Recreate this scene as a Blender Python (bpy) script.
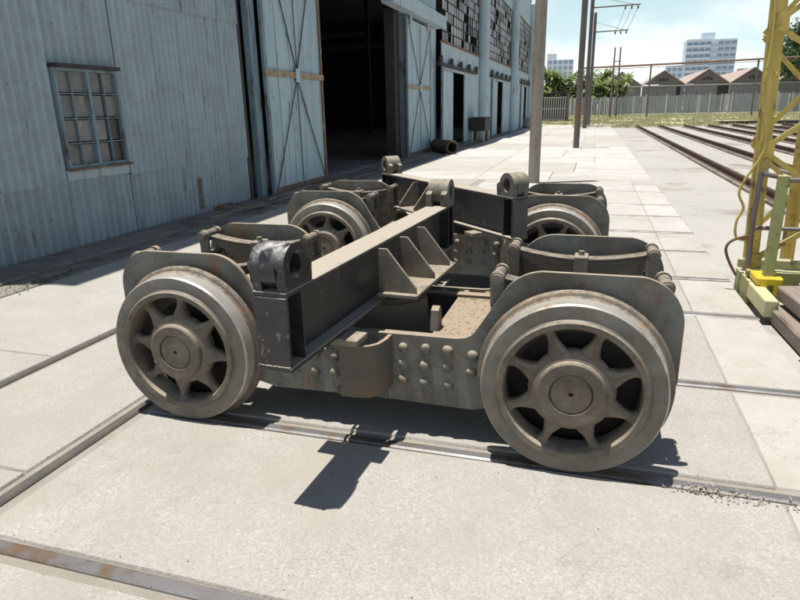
import bpy, bmesh, math, random
from mathutils import Vector, Matrix
R = math.radians
rnd = random.Random(7)
S = bpy.context.scene
for o in list(bpy.data.objects): bpy.data.objects.remove(o)
COL = S.collection

# ------------------------------------------------------------------ camera
PITCH, ROLL, YAW = math.atan(191/615), R(1.2), R(17.176)
fw = Vector((0, math.cos(PITCH), -math.sin(PITCH))); ex = Vector((1, 0, 0)); dn = Vector((0, -math.sin(PITCH), -math.cos(PITCH)))
right = math.cos(ROLL)*ex + math.sin(ROLL)*dn
down = -math.sin(ROLL)*ex + math.cos(ROLL)*dn
M3 = Matrix((right, -down, -fw)).transposed()
cam = bpy.data.cameras.new('camera'); cam.sensor_width = 36; cam.lens = 615/800*36; cam.clip_start = .05; cam.clip_end = 3000
co = bpy.data.objects.new('camera', cam); COL.objects.link(co)
co.matrix_world = Matrix.Translation((0, 0, 1.6)) @ (Matrix.Rotation(YAW, 3, 'Z') @ M3).to_4x4()
S.camera = co

# ------------------------------------------------------------------ sky, sun, exposure
SUN = Vector((-.135, -.055, 1)).normalized()         # towards the sun: nearly overhead, a little over the shed
ELEV = math.asin(SUN.z); AZ = math.atan2(SUN.x, SUN.y)
W = bpy.data.worlds.new('World'); S.world = W; W.use_nodes = True
nt = W.node_tree; nt.nodes.clear()
wo = nt.nodes.new('ShaderNodeOutputWorld'); bg = nt.nodes.new('ShaderNodeBackground'); sk = nt.nodes.new('ShaderNodeTexSky')
sk.sky_type = 'NISHITA'; sk.sun_disc = False; sk.sun_elevation = ELEV; sk.sun_rotation = AZ
sk.altitude = 0; sk.air_density = 1.0; sk.dust_density = .8; sk.ozone_density = 1.4
bg.inputs[1].default_value = .055
# hazy summer horizon all round, with soft white cloud low down
def wn(t, **k):
    n = nt.nodes.new(t)
    for a, b in k.items(): setattr(n, a, b)
    return n
lk = nt.links.new
tc = wn('ShaderNodeTexCoord'); sx = wn('ShaderNodeSeparateXYZ'); lk(tc.outputs['Generated'], sx.inputs[0])
hz = wn('ShaderNodeMapRange', interpolation_type='SMOOTHSTEP'); lk(sx.outputs[2], hz.inputs[0])
hz.inputs[1].default_value = -.05; hz.inputs[2].default_value = .50; hz.inputs[3].default_value = .94; hz.inputs[4].default_value = 0
m1 = wn('ShaderNodeMixRGB'); m1.inputs[2].default_value = (12.6, 16.2, 17.0, 1); lk(hz.outputs[0], m1.inputs[0]); lk(sk.outputs[0], m1.inputs[1])
mp = wn('ShaderNodeMapping'); mp.inputs['Scale'].default_value = (2.2, 2.2, 6.0); mp.inputs['Location'].default_value = (1.3, .4, .2); lk(tc.outputs['Generated'], mp.inputs[0])
nz = wn('ShaderNodeTexNoise'); nz.inputs['Scale'].default_value = 1.8; nz.inputs['Detail'].default_value = 10; nz.inputs['Roughness'].default_value = .52; lk(mp.outputs[0], nz.inputs[0])
cr = wn('ShaderNodeMapRange', interpolation_type='SMOOTHSTEP'); cr.inputs[1].default_value = .44; cr.inputs[2].default_value = .62; lk(nz.outputs[0], cr.inputs[0])
lo = wn('ShaderNodeMapRange', interpolation_type='SMOOTHSTEP'); lo.inputs[1].default_value = .0; lo.inputs[2].default_value = .30; lo.inputs[3].default_value = 1; lo.inputs[4].default_value = 0; lk(sx.outputs[2], lo.inputs[0])
ml = wn('ShaderNodeMath', operation='MULTIPLY'); lk(cr.outputs[0], ml.inputs[0]); lk(lo.outputs[0], ml.inputs[1])
mx = wn('ShaderNodeMixRGB'); mx.inputs[2].default_value = (18, 18.4, 18.6, 1); lk(ml.outputs[0], mx.inputs[0]); lk(m1.outputs[0], mx.inputs[1])
lk(mx.outputs[0], bg.inputs[0]); lk(bg.outputs[0], wo.inputs[0])
sl = bpy.data.lights.new('sun', 'SUN'); sl.energy = 4.9; sl.angle = R(.53); sl.color = (1, .955, .88)
so = bpy.data.objects.new('sun', sl); COL.objects.link(so); so.location = (0, 0, 30)
so.rotation_euler = SUN.to_track_quat('Z', 'Y').to_euler()
vs = S.view_settings; vs.view_transform = 'Standard'; vs.look = 'None'; vs.gamma = 1; vs.exposure = .27; vs.use_curve_mapping = False
S.render.engine = 'CYCLES'; S.render.resolution_x = 1024; S.render.resolution_y = 768
S.cycles.max_bounces = 6

# ------------------------------------------------------------------ materials
MATS = {}
def material(name, base, alt=None, scale=3., amount=.5, rough=.8, metal=0., bump=.0, bscale=40., stain=None, stain_amt=.0, stain_scale=2., stretch=(1, 1, 1),
             dust=None, dust_amt=0., speck=0., rough_var=.1, vary=0., spec=.3, edge=None, edge_w=.03, edge_axis=1, cracks=0., grime=None, grime_amt=.6, grime_scale=1.5):
    """noise-mixed paint / concrete / steel with stains, settled dust on upward faces, fine relief"""
    m = bpy.data.materials.new(name); m.use_nodes = True; t = m.node_tree; N = t.nodes; L = t.links
    b = N['Principled BSDF']
    tc = N.new('ShaderNodeTexCoord'); oi = N.new('ShaderNodeObjectInfo')
    add = N.new('ShaderNodeVectorMath'); add.operation = 'ADD'
    mu = N.new('ShaderNodeMath'); mu.operation = 'MULTIPLY'; mu.inputs[1].default_value = 37.
    L.new(oi.outputs['Random'], mu.inputs[0]); L.new(tc.outputs['Object'], add.inputs[0]); L.new(mu.outputs[0], add.inputs[1])
    mp = N.new('ShaderNodeMapping'); mp.inputs['Scale'].default_value = stretch; L.new(add.outputs[0], mp.inputs[0])
    def noise(s, d=6, rgh=.6, src=mp):
        n = N.new('ShaderNodeTexNoise'); n.inputs['Scale'].default_value = s; n.inputs['Detail'].default_value = d; n.inputs['Roughness'].default_value = rgh
        L.new(src.outputs[0], n.inputs[0]); return n
    def ramp(src, a, c):
        r = N.new('ShaderNodeMapRange'); r.inputs[1].default_value = a; r.inputs[2].default_value = c; r.clamp = True
        L.new(src, r.inputs[0]); return r.outputs[0]
    def mix(fac, c1, c2, mode='MIX'):
        x = N.new('ShaderNodeMixRGB'); x.blend_type = mode
        if isinstance(fac, (int, float)): x.inputs[0].default_value = fac
        else: L.new(fac, x.inputs[0])
        for i, c in ((1, c1), (2, c2)):
            if isinstance(c, tuple): x.inputs[i].default_value = (*c, 1)
            else: L.new(c, x.inputs[i])
        return x.outputs[0]
    def mult(a, bv):
        x = N.new('ShaderNodeMath'); x.operation = 'MULTIPLY'; L.new(a, x.inputs[0])
        if isinstance(bv, (int, float)): x.inputs[1].default_value = bv
        else: L.new(bv, x.inputs[1])
        return x.outputs[0]
    alt = alt or tuple(c*.75 for c in base)
    n1 = noise(scale)
    col = mix(mult(ramp(n1.outputs[0], .3, .7), amount*2 if amount < .5 else 1.), base, alt)
    if speck:
        n4 = noise(bscale*1.7, 3, .7, add)
        col = mix(mult(ramp(n4.outputs[0], .35, .75), speck), col, tuple(c*.45 for c in base))
        n5 = noise(bscale*.95, 4, .75, add)
        col = mix(mult(ramp(n5.outputs[0], .52, .7), speck*.6), col, tuple(min(1, c*1.35) for c in base))
    if stain:
        n2 = noise(stain_scale, 8, .65)
        f = ramp(n2.outputs[0], .62-.25*stain_amt, .72-.2*stain_amt)
        col = mix(f, col, stain)
    if grime:
        n7 = noise(grime_scale, 10, .72, add)
        col = mix(mult(ramp(n7.outputs[0], .44, .60), grime_amt), col, grime)
        n8 = noise(grime_scale*3.7, 8, .7, add)
        col = mix(mult(ramp(n8.outputs[0], .58, .70), grime_amt*.6), col, tuple(c*.7 for c in grime))
    if cracks:
        v = N.new('ShaderNodeTexVoronoi'); v.feature = 'DISTANCE_TO_EDGE'; v.inputs['Scale'].default_value = .55
        nn = noise(2.5, 6, .6, add); vm = N.new('ShaderNodeVectorMath'); vm.operation = 'ADD'
        L.new(add.outputs[0], vm.inputs[0]); L.new(nn.outputs[1], vm.inputs[1]); L.new(vm.outputs[0], v.inputs[0])
        f = ramp(v.outputs[0], .006, .0)
        col = mix(mult(f, cracks), col, tuple(c*.35 for c in base))
    if edge:
        sp = N.new('ShaderNodeSeparateXYZ'); L.new(tc.outputs['Generated'], sp.inputs[0])
        a = sp.outputs[edge_axis]
        o1 = N.new('ShaderNodeMath'); o1.operation = 'SUBTRACT'; o1.inputs[0].default_value = .5; L.new(a, o1.inputs[1])
        o2 = N.new('ShaderNodeMath'); o2.operation = 'ABSOLUTE'; L.new(o1.outputs[0], o2.inputs[0])
        n6 = noise(4., 6, .7)
        o3 = N.new('ShaderNodeMath'); o3.operation = 'MULTIPLY_ADD'; L.new(n6.outputs[0], o3.inputs[0]); o3.inputs[1].default_value = .16; L.new(o2.outputs[0], o3.inputs[2])
        f = ramp(o3.outputs[0], .572, .60)
        col = mix(mult(f, .8), col, edge)
    if dust:
        g = N.new('ShaderNodeNewGeometry'); s2 = N.new('ShaderNodeSeparateXYZ'); L.new(g.outputs['Normal'], s2.inputs[0])
        up = ramp(s2.outputs[2], .25, .8); n3 = noise(scale*2.5, 8, .7, add)
        f = mult(up, ramp(n3.outputs[0], .55-.5*dust_amt, .8-.5*dust_amt))
        col = mix(f, col, dust)
    if vary:
        hv = N.new('ShaderNodeHueSaturation'); L.new(col, hv.inputs['Color'])
        mr = N.new('ShaderNodeMapRange'); mr.inputs[3].default_value = 1-vary; mr.inputs[4].default_value = 1+vary; L.new(oi.outputs['Random'], mr.inputs[0]); L.new(mr.outputs[0], hv.inputs['Value'])
        col = hv.outputs[0]
    L.new(col, b.inputs['Base Color'])
    b.inputs['Metallic'].default_value = metal; b.inputs['Specular IOR Level'].default_value = spec
    mr = N.new('ShaderNodeMapRange'); mr.inputs[3].default_value = max(0, rough-rough_var); mr.inputs[4].default_value = min(1, rough+rough_var)
    L.new(n1.outputs[0], mr.inputs[0])
    rg = mr.outputs[0]
    if dust:
        x = N.new('ShaderNodeMath'); x.operation = 'MAXIMUM'; L.new(rg, x.inputs[0]); L.new(mult(f, .9), x.inputs[1]); rg = x.outputs[0]
    L.new(rg, b.inputs['Roughness'])
    if bump:
        bp = N.new('ShaderNodeBump'); bp.inputs['Strength'].default_value = bump; bp.inputs['Distance'].default_value = .01
        nb = noise(bscale, 5, .65, add); L.new(nb.outputs[0], bp.inputs['Height']); L.new(bp.outputs[0], b.inputs['Normal'])
    MATS[name] = m; return m

DUST = (.35, .298, .228)
material('concrete', (.50, .475, .435), (.425, .405, .37), 1.3, .5, .9, bump=.6, bscale=60, speck=.75, stain=(.40, .365, .315), stain_amt=.25, stain_scale=.9, vary=.025, cracks=.25, grime=(.36, .335, .295), grime_amt=.6, grime_scale=1.1)
material('smooth_concrete', (.525, .50, .46), (.46, .435, .40), 1.1, .5, .88, bump=.35, bscale=65, speck=.35, stain=(.40, .37, .31), stain_amt=.3, stain_scale=1.2, vary=.035, cracks=.3, grime=(.39, .365, .325), grime_amt=.6, grime_scale=1.4)
material('pale_concrete', (.57, .55, .515), (.50, .48, .445), 1.2, .5, .85, bump=.2, bscale=60, speck=.12, vary=.08, cracks=.25, grime=(.40, .375, .34), grime_amt=.6, grime_scale=.8)
material('yard', (.47, .45, .415), (.39, .375, .345), .35, .5, .92, bump=.4, bscale=30, speck=.2, stain=(.27, .245, .21), stain_amt=.3, stain_scale=.5, cracks=.6)
material('dirt', (.41, .375, .325), (.30, .27, .225), 6, .5, .95, bump=.9, bscale=70, speck=.4)
material('deck_dirt', (.30, .245, .18), (.21, .17, .125), 9, .5, .95)
material('old_kerb', (.30, .27, .235), (.21, .19, .165), 2.5, .5, .92, bump=.6, bscale=40, speck=.3, stain=(.12, .10, .085), stain_amt=.45, stain_scale=1.5)
material('rail_steel', (.28, .275, .28), (.18, .165, .155), 5, .5, .5, metal=.6, bump=.15, bscale=60, stain=(.20, .13, .08), stain_amt=.35, stain_scale=5, spec=.5)
material('old_rail', (.115, .105, .10), (.16, .14, .12), 6, .5, .55, metal=.4, bump=.2, bscale=60, stain=(.20, .14, .095), stain_amt=.2, stain_scale=5)
material('rusty_rail', (.13, .075, .055), (.09, .055, .045), 4, .5, .7, metal=.3, bump=.2, bscale=50)
material('wheel_paint', (.22, .185, .142), (.135, .117, .094), 7, .5, .72, bump=.18, bscale=60, stain=(.13, .085, .055), stain_amt=.2, stain_scale=6, dust=DUST, dust_amt=.55, speck=.35, grime=(.085, .07, .055), grime_amt=.6, grime_scale=5)
material('tyre_steel', (.215, .20, .17), (.13, .126, .116), 6, .5, .55, metal=.35, bump=.12, bscale=60, stain=(.20, .135, .085), stain_amt=.25, stain_scale=7, speck=.2, spec=.5, stretch=(1, .4, 1), grime=(.09, .078, .062), grime_amt=.55, grime_scale=4.5)
material('tread_steel', (.52, .50, .46), (.40, .37, .32), 9, .5, .42, metal=.35, bump=.08, bscale=60, stain=(.30, .22, .15), stain_amt=.2, stain_scale=9, spec=.5)
material('flange_steel', (.15, .125, .10), (.10, .085, .07), 12, .5, .7, bump=.4, bscale=60, stain=(.20, .12, .07), stain_amt=.4, stain_scale=10, dust=DUST, dust_amt=.4)
material('frame_paint', (.165, .178, .168), (.19, .172, .14), 3.5, .5, .68, bump=.06, bscale=60, stain=(.20, .125, .075), stain_amt=.3, stain_scale=3.5, stretch=(1.6, 1, .6), dust=DUST, dust_amt=.7, speck=.3, grime=(.075, .063, .05), grime_amt=.75, grime_scale=3)
material('frame_dark', (.10, .09, .075), (.15, .125, .095), 4, .5, .8, bump=.3, bscale=40, stain=(.17, .10, .06), stain_amt=.3, stain_scale=4, dust=(.34, .275, .20), dust_amt=.85, speck=.2)
material('spring_steel', (.085, .08, .072), (.13, .115, .097), 8, .5, .7, metal=.3, bump=.2, bscale=80, stain=(.15, .075, .055), stain_amt=.12, stain_scale=6, dust=DUST, dust_amt=.45)
material('spoke_shade', (.016, .014, .012), (.03, .026, .022), 7, .5, .6, bump=.3, bscale=40)  # near-black colour standing in for the shade behind the spokes
material('cast_grey', (.20, .18, .148), (.14, .128, .108), 6, .5, .75, bump=.1, bscale=60, dust=DUST, dust_amt=.55, speck=.25, grime=(.08, .068, .055), grime_amt=.5, grime_scale=6)
material('black_paint', (.022, .023, .026), (.04, .038, .036), 5, .5, .42, bump=.25, bscale=35, stain=(.11, .095, .08), stain_amt=.12, stain_scale=7, dust=(.40, .355, .29), dust_amt=.82, spec=.5)
material('gloss_black', (.012, .013, .016), (.03, .03, .033), 8, .5, .24, bump=.35, bscale=28, stain=(.26, .25, .235), stain_amt=.1, stain_scale=22, spec=.6, rough_var=.12, dust=(.55, .53, .49), dust_amt=.28)  # pale top dust and specks also imitate sky reflection and gloss highlights
material('grey_lug', (.16, .145, .12), (.09, .085, .075), 7, .5, .6, bump=.12, bscale=40, stain=(.03, .03, .03), stain_amt=.3, stain_scale=6, dust=DUST, dust_amt=.5)
PAINT = (.37, .45, .485)
material('blue_sheet', PAINT, (.31, .385, .42), 1.6, .5, .75, bump=.12, bscale=30, stain=(.16, .165, .17), stain_amt=.12, stain_scale=2.6, stretch=(4.5, 4.5, .6), vary=.06, edge=(.09, .085, .085), edge_axis=1, speck=.12, grime=(.25, .29, .31), grime_amt=.5, grime_scale=2.2)
material('blue_wall', (.43, .53, .57), (.35, .44, .48), 1.2, .5, .8, bump=.1, bscale=20, stain=(.14, .125, .11), stain_amt=.2, stain_scale=1.8, stretch=(2.5, 2.5, .5), vary=.05)
material('blue_door', (.40, .505, .545), (.33, .43, .48), 1.3, .5, .78, bump=.1, bscale=25, stain=(.13, .09, .07), stain_amt=.14, stain_scale=3, stretch=(3, 3, .6), vary=.05)
material('blue_trim', (.22, .32, .37), (.15, .20, .23), 3, .5, .75, bump=.2, bscale=30, stain=(.10, .07, .055), stain_amt=.3, stain_scale=4, stretch=(2, 2, .5))
material('rust_trim', (.15, .085, .06), (.22, .135, .09), 6, .5, .85, bump=.4, bscale=50, stain=(.28, .33, .35), stain_amt=.25, stain_scale=5)
material('tan_rail', (.42, .34, .23), (.30, .20, .13), 6, .5, .85, bump=.3, bscale=40, stain=(.14, .08, .05), stain_amt=.4, stain_scale=5)
material('dark_metal', (.035, .034, .033), (.06, .055, .05), 4, .5, .7, bump=.2, bscale=40)
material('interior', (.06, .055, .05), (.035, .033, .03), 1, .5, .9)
material('dusty_pane', (.235, .23, .215), (.165, .16, .15), 4, .5, .55, stain=(.28, .27, .25), stain_amt=.3, stain_scale=5, vary=.18, spec=.4)
material('dark_pane', (.03, .032, .034), (.05, .048, .045), 4, .5, .35, vary=.2, spec=.5)
material('pale_pane', (.42, .44, .45), (.30, .31, .32), 2, .5, .55, vary=.15, spec=.4)
material('grey_pane', (.16, .165, .17), (.11, .11, .115), 2, .5, .45, vary=.15)
material('pole_paint', (.33, .29, .24), (.24, .215, .185), 3, .5, .7, bump=.2, bscale=30, stain=(.26, .15, .08), stain_amt=.35, stain_scale=3, stretch=(2, 2, .5))
material('dark_pole', (.16, .145, .13), (.11, .10, .09), 3, .5, .75, stain=(.2, .12, .07), stain_amt=.3)
material('yellow_paint', (.56, .43, .10), (.44, .33, .09), 4, .5, .55, bump=.2, bscale=40, stain=(.16, .09, .05), stain_amt=.3, stain_scale=6, spec=.4, speck=.1, dust=(.5, .44, .25), dust_amt=.35)
material('green_paint', (.33, .34, .13), (.27, .285, .135), 4, .5, .65, bump=.25, bscale=40, stain=(.07, .065, .05), stain_amt=.32, stain_scale=8, dust=(.45, .42, .24), dust_amt=.5, speck=.15)
material('bright_yellow', (.70, .52, .03), (.6, .45, .05), 5, .5, .5, bump=.1, bscale=40)
material('cream_paint', (.60, .56, .33), (.50, .47, .29), 4, .5, .7, bump=.15, bscale=40, stain=(.15, .12, .06), stain_amt=.15, stain_scale=5)
material('pipe_grey', (.16, .17, .19), (.20, .12, .08), 7, .5, .5, metal=.3, bump=.1, bscale=40)
material('old_timber', (.30, .255, .21), (.20, .165, .135), 2, .5, .9, bump=.7, bscale=25, stretch=(9, .8, 9), stain=(.09, .07, .055), stain_amt=.3, stain_scale=2)
material('rust', (.10, .07, .055), (.065, .05, .042), 5, .5, .85, bump=.4, bscale=40)
material('grass_ground', (.42, .41, .25), (.50, .46, .32), .35, .5, .95, bump=.8, bscale=8, stain=(.42, .36, .24), stain_amt=.3, stain_scale=.25)
material('grass_blade', (.35, .36, .19), (.47, .44, .28), .3, .5, .8)
material('fence_wood', (.34, .365, .39), (.22, .24, .26), 2, .5, .85, bump=.2, bscale=10, stretch=(4, 4, .6))
material('pale_post', (.52, .545, .56), (.45, .45, .44), 2, .5, .8)
material('red_roof', (.46, .37, .32), (.40, .33, .29), .5, .5, .85, stretch=(1, 1, 1), stain=(.34, .28, .245), stain_amt=.3, stain_scale=.7)
material('brown_gable', (.21, .185, .155), (.15, .135, .115), .8, .5, .85, stretch=(3, 3, .5))
material('grey_shed_wall', (.27, .27, .265), (.20, .20, .195), .6, .5, .85, stretch=(4, 4, .5), stain=(.15, .13, .11), stain_amt=.3, stain_scale=1)
material('fascia', (.55, .53, .50), (.42, .40, .37), 1, .5, .8)
material('tower_wall', (.66, .72, .78), (.60, .66, .72), .05, .5, .7)
material('tower_glass', (.20, .28, .37), (.27, .35, .43), .2, .5, .25, spec=.6)
material('blue_block', (.26, .38, .55), (.22, .33, .48), .2, .5, .6)
material('tan_wall', (.45, .37, .29), (.38, .31, .25), .2, .5, .8)
material('bark', (.13, .105, .08), (.09, .075, .06), 4, .5, .9, bump=.4, bscale=12)
material('leaf_dark', (.055, .10, .03), (.035, .07, .022), 1.2, .5, .55, spec=.4)
material('leaf_mid', (.085, .15, .04), (.06, .11, .03), 1.2, .5, .5, spec=.4)
material('leaf_banana', (.36, .43, .18), (.22, .30, .11), .8, .5, .42, spec=.5)
material('dry_leaf', (.36, .31, .235), (.24, .20, .145), 20, .5, .8)
material('sack', (.55, .53, .50), (.45, .43, .40), 6, .5, .9, bump=.4, bscale=20)

for nm in ('leaf_dark', 'leaf_mid', 'leaf_banana', 'grass_blade'):
    t_ = MATS[nm].node_tree; bs = t_.nodes['Principled BSDF']; tr = t_.nodes.new('ShaderNodeBsdfTranslucent'); mxs = t_.nodes.new('ShaderNodeMixShader'); mxs.inputs[0].default_value = .42
    t_.links.new(bs.inputs['Base Color'].links[0].from_socket, tr.inputs[0]); t_.links.new(bs.outputs[0], mxs.inputs[1]); t_.links.new(tr.outputs[0], mxs.inputs[2])
    t_.links.new(mxs.outputs[0], t_.nodes['Material Output'].inputs[0])

# ------------------------------------------------------------------ mesh helpers
class MB:
    def __init__(s): s.v = []; s.f = []; s.mi = []
    def add(s, vs, fs, mi=0):
        n = len(s.v); s.v += [tuple(p) for p in vs]; s.f += [tuple(i+n for i in f) for f in fs]; s.mi += [mi]*len(fs); return s
    def box(s, x0, x1, y0, y1, z0, z1, mi=0, mat=None, bev=0):
        if bev:
            b = bev; vs = []; bmx = bmesh.new()
            bmesh.ops.create_cube(bmx, size=1)
            for v in bmx.verts: v.co = Vector(((x0+x1)/2+v.co.x*(x1-x0), (y0+y1)/2+v.co.y*(y1-y0), (z0+z1)/2+v.co.z*(z1-z0)))
            bmesh.ops.bevel(bmx, geom=list(bmx.edges), offset=b, segments=1, affect='EDGES')
            bmx.verts.index_update(); vs = [v.co.copy() for v in bmx.verts]; fs = [[v.index for v in f.verts] for f in bmx.faces]; bmx.free()
        else:
            vs = [Vector(p) for p in ((x0,y0,z0),(x1,y0,z0),(x1,y1,z0),(x0,y1,z0),(x0,y0,z1),(x1,y0,z1),(x1,y1,z1),(x0,y1,z1))]
            fs = [(3,2,1,0),(4,5,6,7),(0,1,5,4),(1,2,6,5),(2,3,7,6),(3,0,4,7)]
        if mat: vs = [mat @ p for p in vs]
        return s.add(vs, fs, mi)
    def beam(s, a, b, w, h, up=(0, 0, 1), mi=0):
        a = Vector(a); b = Vector(b); d = (b-a).normalized(); u = Vector(up); sd = d.cross(u)
        if sd.length < 1e-4: sd = d.cross(Vector((1, 0, 0)))
        sd.normalize(); u = sd.cross(d)
        vs = [p + sd*(i*w/2) + u*(j*h/2) for p in (a, b) for i, j in ((-1,-1),(1,-1),(1,1),(-1,1))]
        return s.add(vs, [(3,2,1,0),(4,5,6,7),(0,1,5,4),(1,2,6,5),(2,3,7,6),(3,0,4,7)], mi)
    def tube(s, pts, r, n=10, caps=True, mi=0):
        pts = [Vector(p) for p in pts]; rs = r if isinstance(r, (list, tuple)) else [r]*len(pts)
        vs = []; fs = []; prev = None
        for i, p in enumerate(pts):
            d = (pts[min(i+1, len(pts)-1)]-pts[max(i-1, 0)]).normalized()
            if prev is None:
                a = Vector((0, 0, 1)) if abs(d.z) < .9 else Vector((1, 0, 0)); u = d.cross(a).normalized()
            else: u = (prev - d*prev.dot(d)).normalized()
            prev = u; w = d.cross(u)
            vs += [p + (u*math.cos(k*2*math.pi/n)+w*math.sin(k*2*math.pi/n))*rs[i] for k in range(n)]
        for i in range(len(pts)-1):
            for k in range(n): fs.append((i*n+k, i*n+(k+1) % n, (i+1)*n+(k+1) % n, (i+1)*n+k))
        if caps: fs += [tuple(range(n-1, -1, -1)), tuple((len(pts)-1)*n+k for k in range(n))]
        return s.add(vs, fs, mi)
    def prism(s, poly, axis, a, b, mi=0, mat=None):
        """polygon in the two other axes, extruded along axis from a to b"""
        n = len(poly)
        def P(p, t): return Vector((t, p[0], p[1])) if axis == 0 else Vector((p[0], t, p[1])) if axis == 1 else Vector((p[0], p[1], t))
        vs = [P(p, a) for p in poly]+[P(p, b) for p in poly]
        if mat: vs = [mat @ v for v in vs]
        fs = [tuple(range(n)), tuple(range(2*n-1, n-1, -1))]+[(i, n+i, n+(i+1) % n, (i+1) % n) for i in range(n)]
        return s.add(vs, fs, mi)
    def lathe(s, prof, n=48, axis='Y', closed=True, mi=0, c=(0, 0, 0)):
        vs = []; fs = []; m = len(prof); c = Vector(c)
        for k in range(n):
            a = 2*math.pi*k/n
            for r, h in prof:
                x, y = r*math.cos(a), r*math.sin(a)
                vs.append(c+(Vector((x, h, y)) if axis == 'Y' else Vector((x, y, h)) if axis == 'Z' else Vector((h, x, y))))
        for k in range(n):
            for j in range(m if closed else m-1):
                fs.append((k*m+j, k*m+(j+1) % m, ((k+1) % n)*m+(j+1) % m, ((k+1) % n)*m+j))
        return s.add(vs, fs, mi)
    def mesh(s, name, mats, smooth=None):
        me = bpy.data.meshes.new(name); me.from_pydata(s.v, [], s.f)
        for m in (mats if isinstance(mats, (list, tuple)) else [mats]): me.materials.append(MATS[m])
        if len(set(s.mi)) > 1: me.polygons.foreach_set('material_index', s.mi)
        bm = bmesh.new(); bm.from_mesh(me); bmesh.ops.remove_doubles(bm, verts=bm.verts, dist=1e-6) if len(bm.verts) < 5000 else None; bmesh.ops.recalc_face_normals(bm, faces=bm.faces)
        if smooth is not None:
            for f in bm.faces: f.smooth = True
            for e in bm.edges:
                if len(e.link_faces) == 2 and e.calc_face_angle(0) > R(smooth): e.smooth = False
        bm.to_mesh(me); bm.free(); me.update(); return me
    def build(s, name, mats, parent=None, loc=(0, 0, 0), rot=(0, 0, 0), smooth=None):
        return link(name, s.mesh(name, mats, smooth), parent, loc, rot)
def link(name, me, parent=None, loc=(0, 0, 0), rot=(0, 0, 0)):
    o = bpy.data.objects.new(name, me); COL.objects.link(o); o.parent = parent; o.location = loc; o.rotation_euler = rot; return o
def empty(name, loc=(0, 0, 0), rz=0.): return link(name, None, None, loc, (0, 0, rz))
def tag(o, label=None, cat=None, group=None, kind=None):
    for k, v in (('label', label), ('category', cat), ('group', group), ('kind', kind)):
        if v: o[k] = v
    return o
def copy_tree(o, parent=None):
    c = o.copy(); COL.objects.link(c); c.parent = parent
    for ch in list(o.children): copy_tree(ch, c)
    return c
def arc(cx, cy, r, a0, a1, n): return [(cx+r*math.cos(R(a0+(a1-a0)*i/n)), cy+r*math.sin(R(a0+(a1-a0)*i/n))) for i in range(n+1)]

# ================================================================== GROUND
g = MB(); g.add([(-900, -60, 0), (900, -60, 0), (900, 1800, 0), (-900, 1800, 0)], [(0, 1, 2, 3)])
tag(g.build('ground', 'yard', loc=(0, 0, -.055)), 'grey worn yard ground reaching to the horizon', 'ground', kind='structure')
XR = [.35, 1.47, 2.6, 3.72, 5.1, 6.24, 7.42, 8.58, 9.8, 10.97, 12.6, 13.75]       # sunken rails running across
DIRTZ = -.014
g = MB(); g.box(-5.3, 1.3, -3, 14.5, -.054, DIRTZ)
tag(g.build('track_bed', 'dirt'), 'packed brown dirt lying beside the sunken rails', 'dirt', kind='structure')
pave = tag(empty('pavement'), 'pale weathered concrete slabs laid between the sunken rails', 'pavement', kind='structure')
SL = {}
def slab(x0, x1, y0, y1, mat, j=.004, top=0.):
    w, d = x1-x0, y1-y0
    m = MB()
    nx, ny = max(1, int(w/.12)), max(1, int(d/.12))
    # uneven chipped edge: a bevelled top whose rim wanders a few millimetres
    b = .005; seed = rnd.random()*99
    def wob(t): return .004*math.sin(t*2.1+seed)+.003*math.sin(t*4.7+seed*2)+.0015*math.sin(t*11+seed*3)
    ring = [(-w/2+w*i/nx, -d/2, 0, 1) for i in range(nx)]+[(w/2, -d/2+d*i/ny, -1, 0) for i in range(ny)] + [(w/2-w*i/nx, d/2, 0, -1) for i in range(nx)]+[(-w/2, d/2-d*i/ny, 1, 0) for i in range(ny)]
    n = len(ring); lo = []; mid = []; top_ = []
    for k, (x, y, ix, iy) in enumerate(ring):
        e = abs(wob((x-y)*1.))*.8; lo.append((x+ix*e*.4, y+iy*e*.4, -.05)); mid.append((x+ix*e*.4, y+iy*e*.4, -.010-e*.4)); top_.append((x+ix*(b+e)+(b if abs(x+w/2) < 1e-6 else -b if abs(x-w/2) < 1e-6 else 0)*(ix == 0), y+iy*(b+e)+(b if abs(y+d/2) < 1e-6 else -b if abs(y-d/2) < 1e-6 else 0)*(iy == 0), 0))
    vs = lo+mid+top_
    fs = [(k, (k+1) % n, n+(k+1) % n, n+k) for k in range(n)]+[(n+k, n+(k+1) % n, 2*n+(k+1) % n, 2*n+k) for k in range(n)]+[tuple(range(2*n, 3*n))]
    m.add(vs, fs)
    return m.build('concrete_slab', mat, pave, ((x0+x1)/2, (y0+y1)/2, top+rnd.uniform(-j, 0)))
bands = [-.8]+XR+[14.4]
for i in range(len(bands)-1):
    y0, y1 = bands[i], bands[i+1]
    r0 = .042 if i > 0 else 0; r1 = .042 if i < len(bands)-2 else 0
    gauge = i in (2, 4, 6, 8, 10, 12) and False
    inside = (i % 2 == 0) and i > 0          # between the two rails of one track: leave a flangeway
    inside = i in (2, 4, 6, 8, 10, 12)
    inner = (i % 2 == 0)
    fl = .03
    a = y0+r0+(0 if i % 2 == 0 else fl)
    c = y1-r1-(0 if i % 2 == 0 else fl)
    if i == 0: a = y0
    mat = 'concrete' if i < 7 else 'smooth_concrete'
    if i in (9, 11): mat = 'pale_concrete'
    cuts = [-2.29, .865, 1.315] if i < 6 else [-2.29, -.7 if i % 2 else -.2, .865, 1.315]
    for k in range(len(cuts)-1):
        m2 = mat if k < len(cuts)-2 or i > 8 else 'smooth_concrete'
        if i in (8, 10) and k == len(cuts)-2: m2 = 'pale_concrete'
        slab(cuts[k]+.001, cuts[k+1]-.001, a, c, m2)
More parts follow.
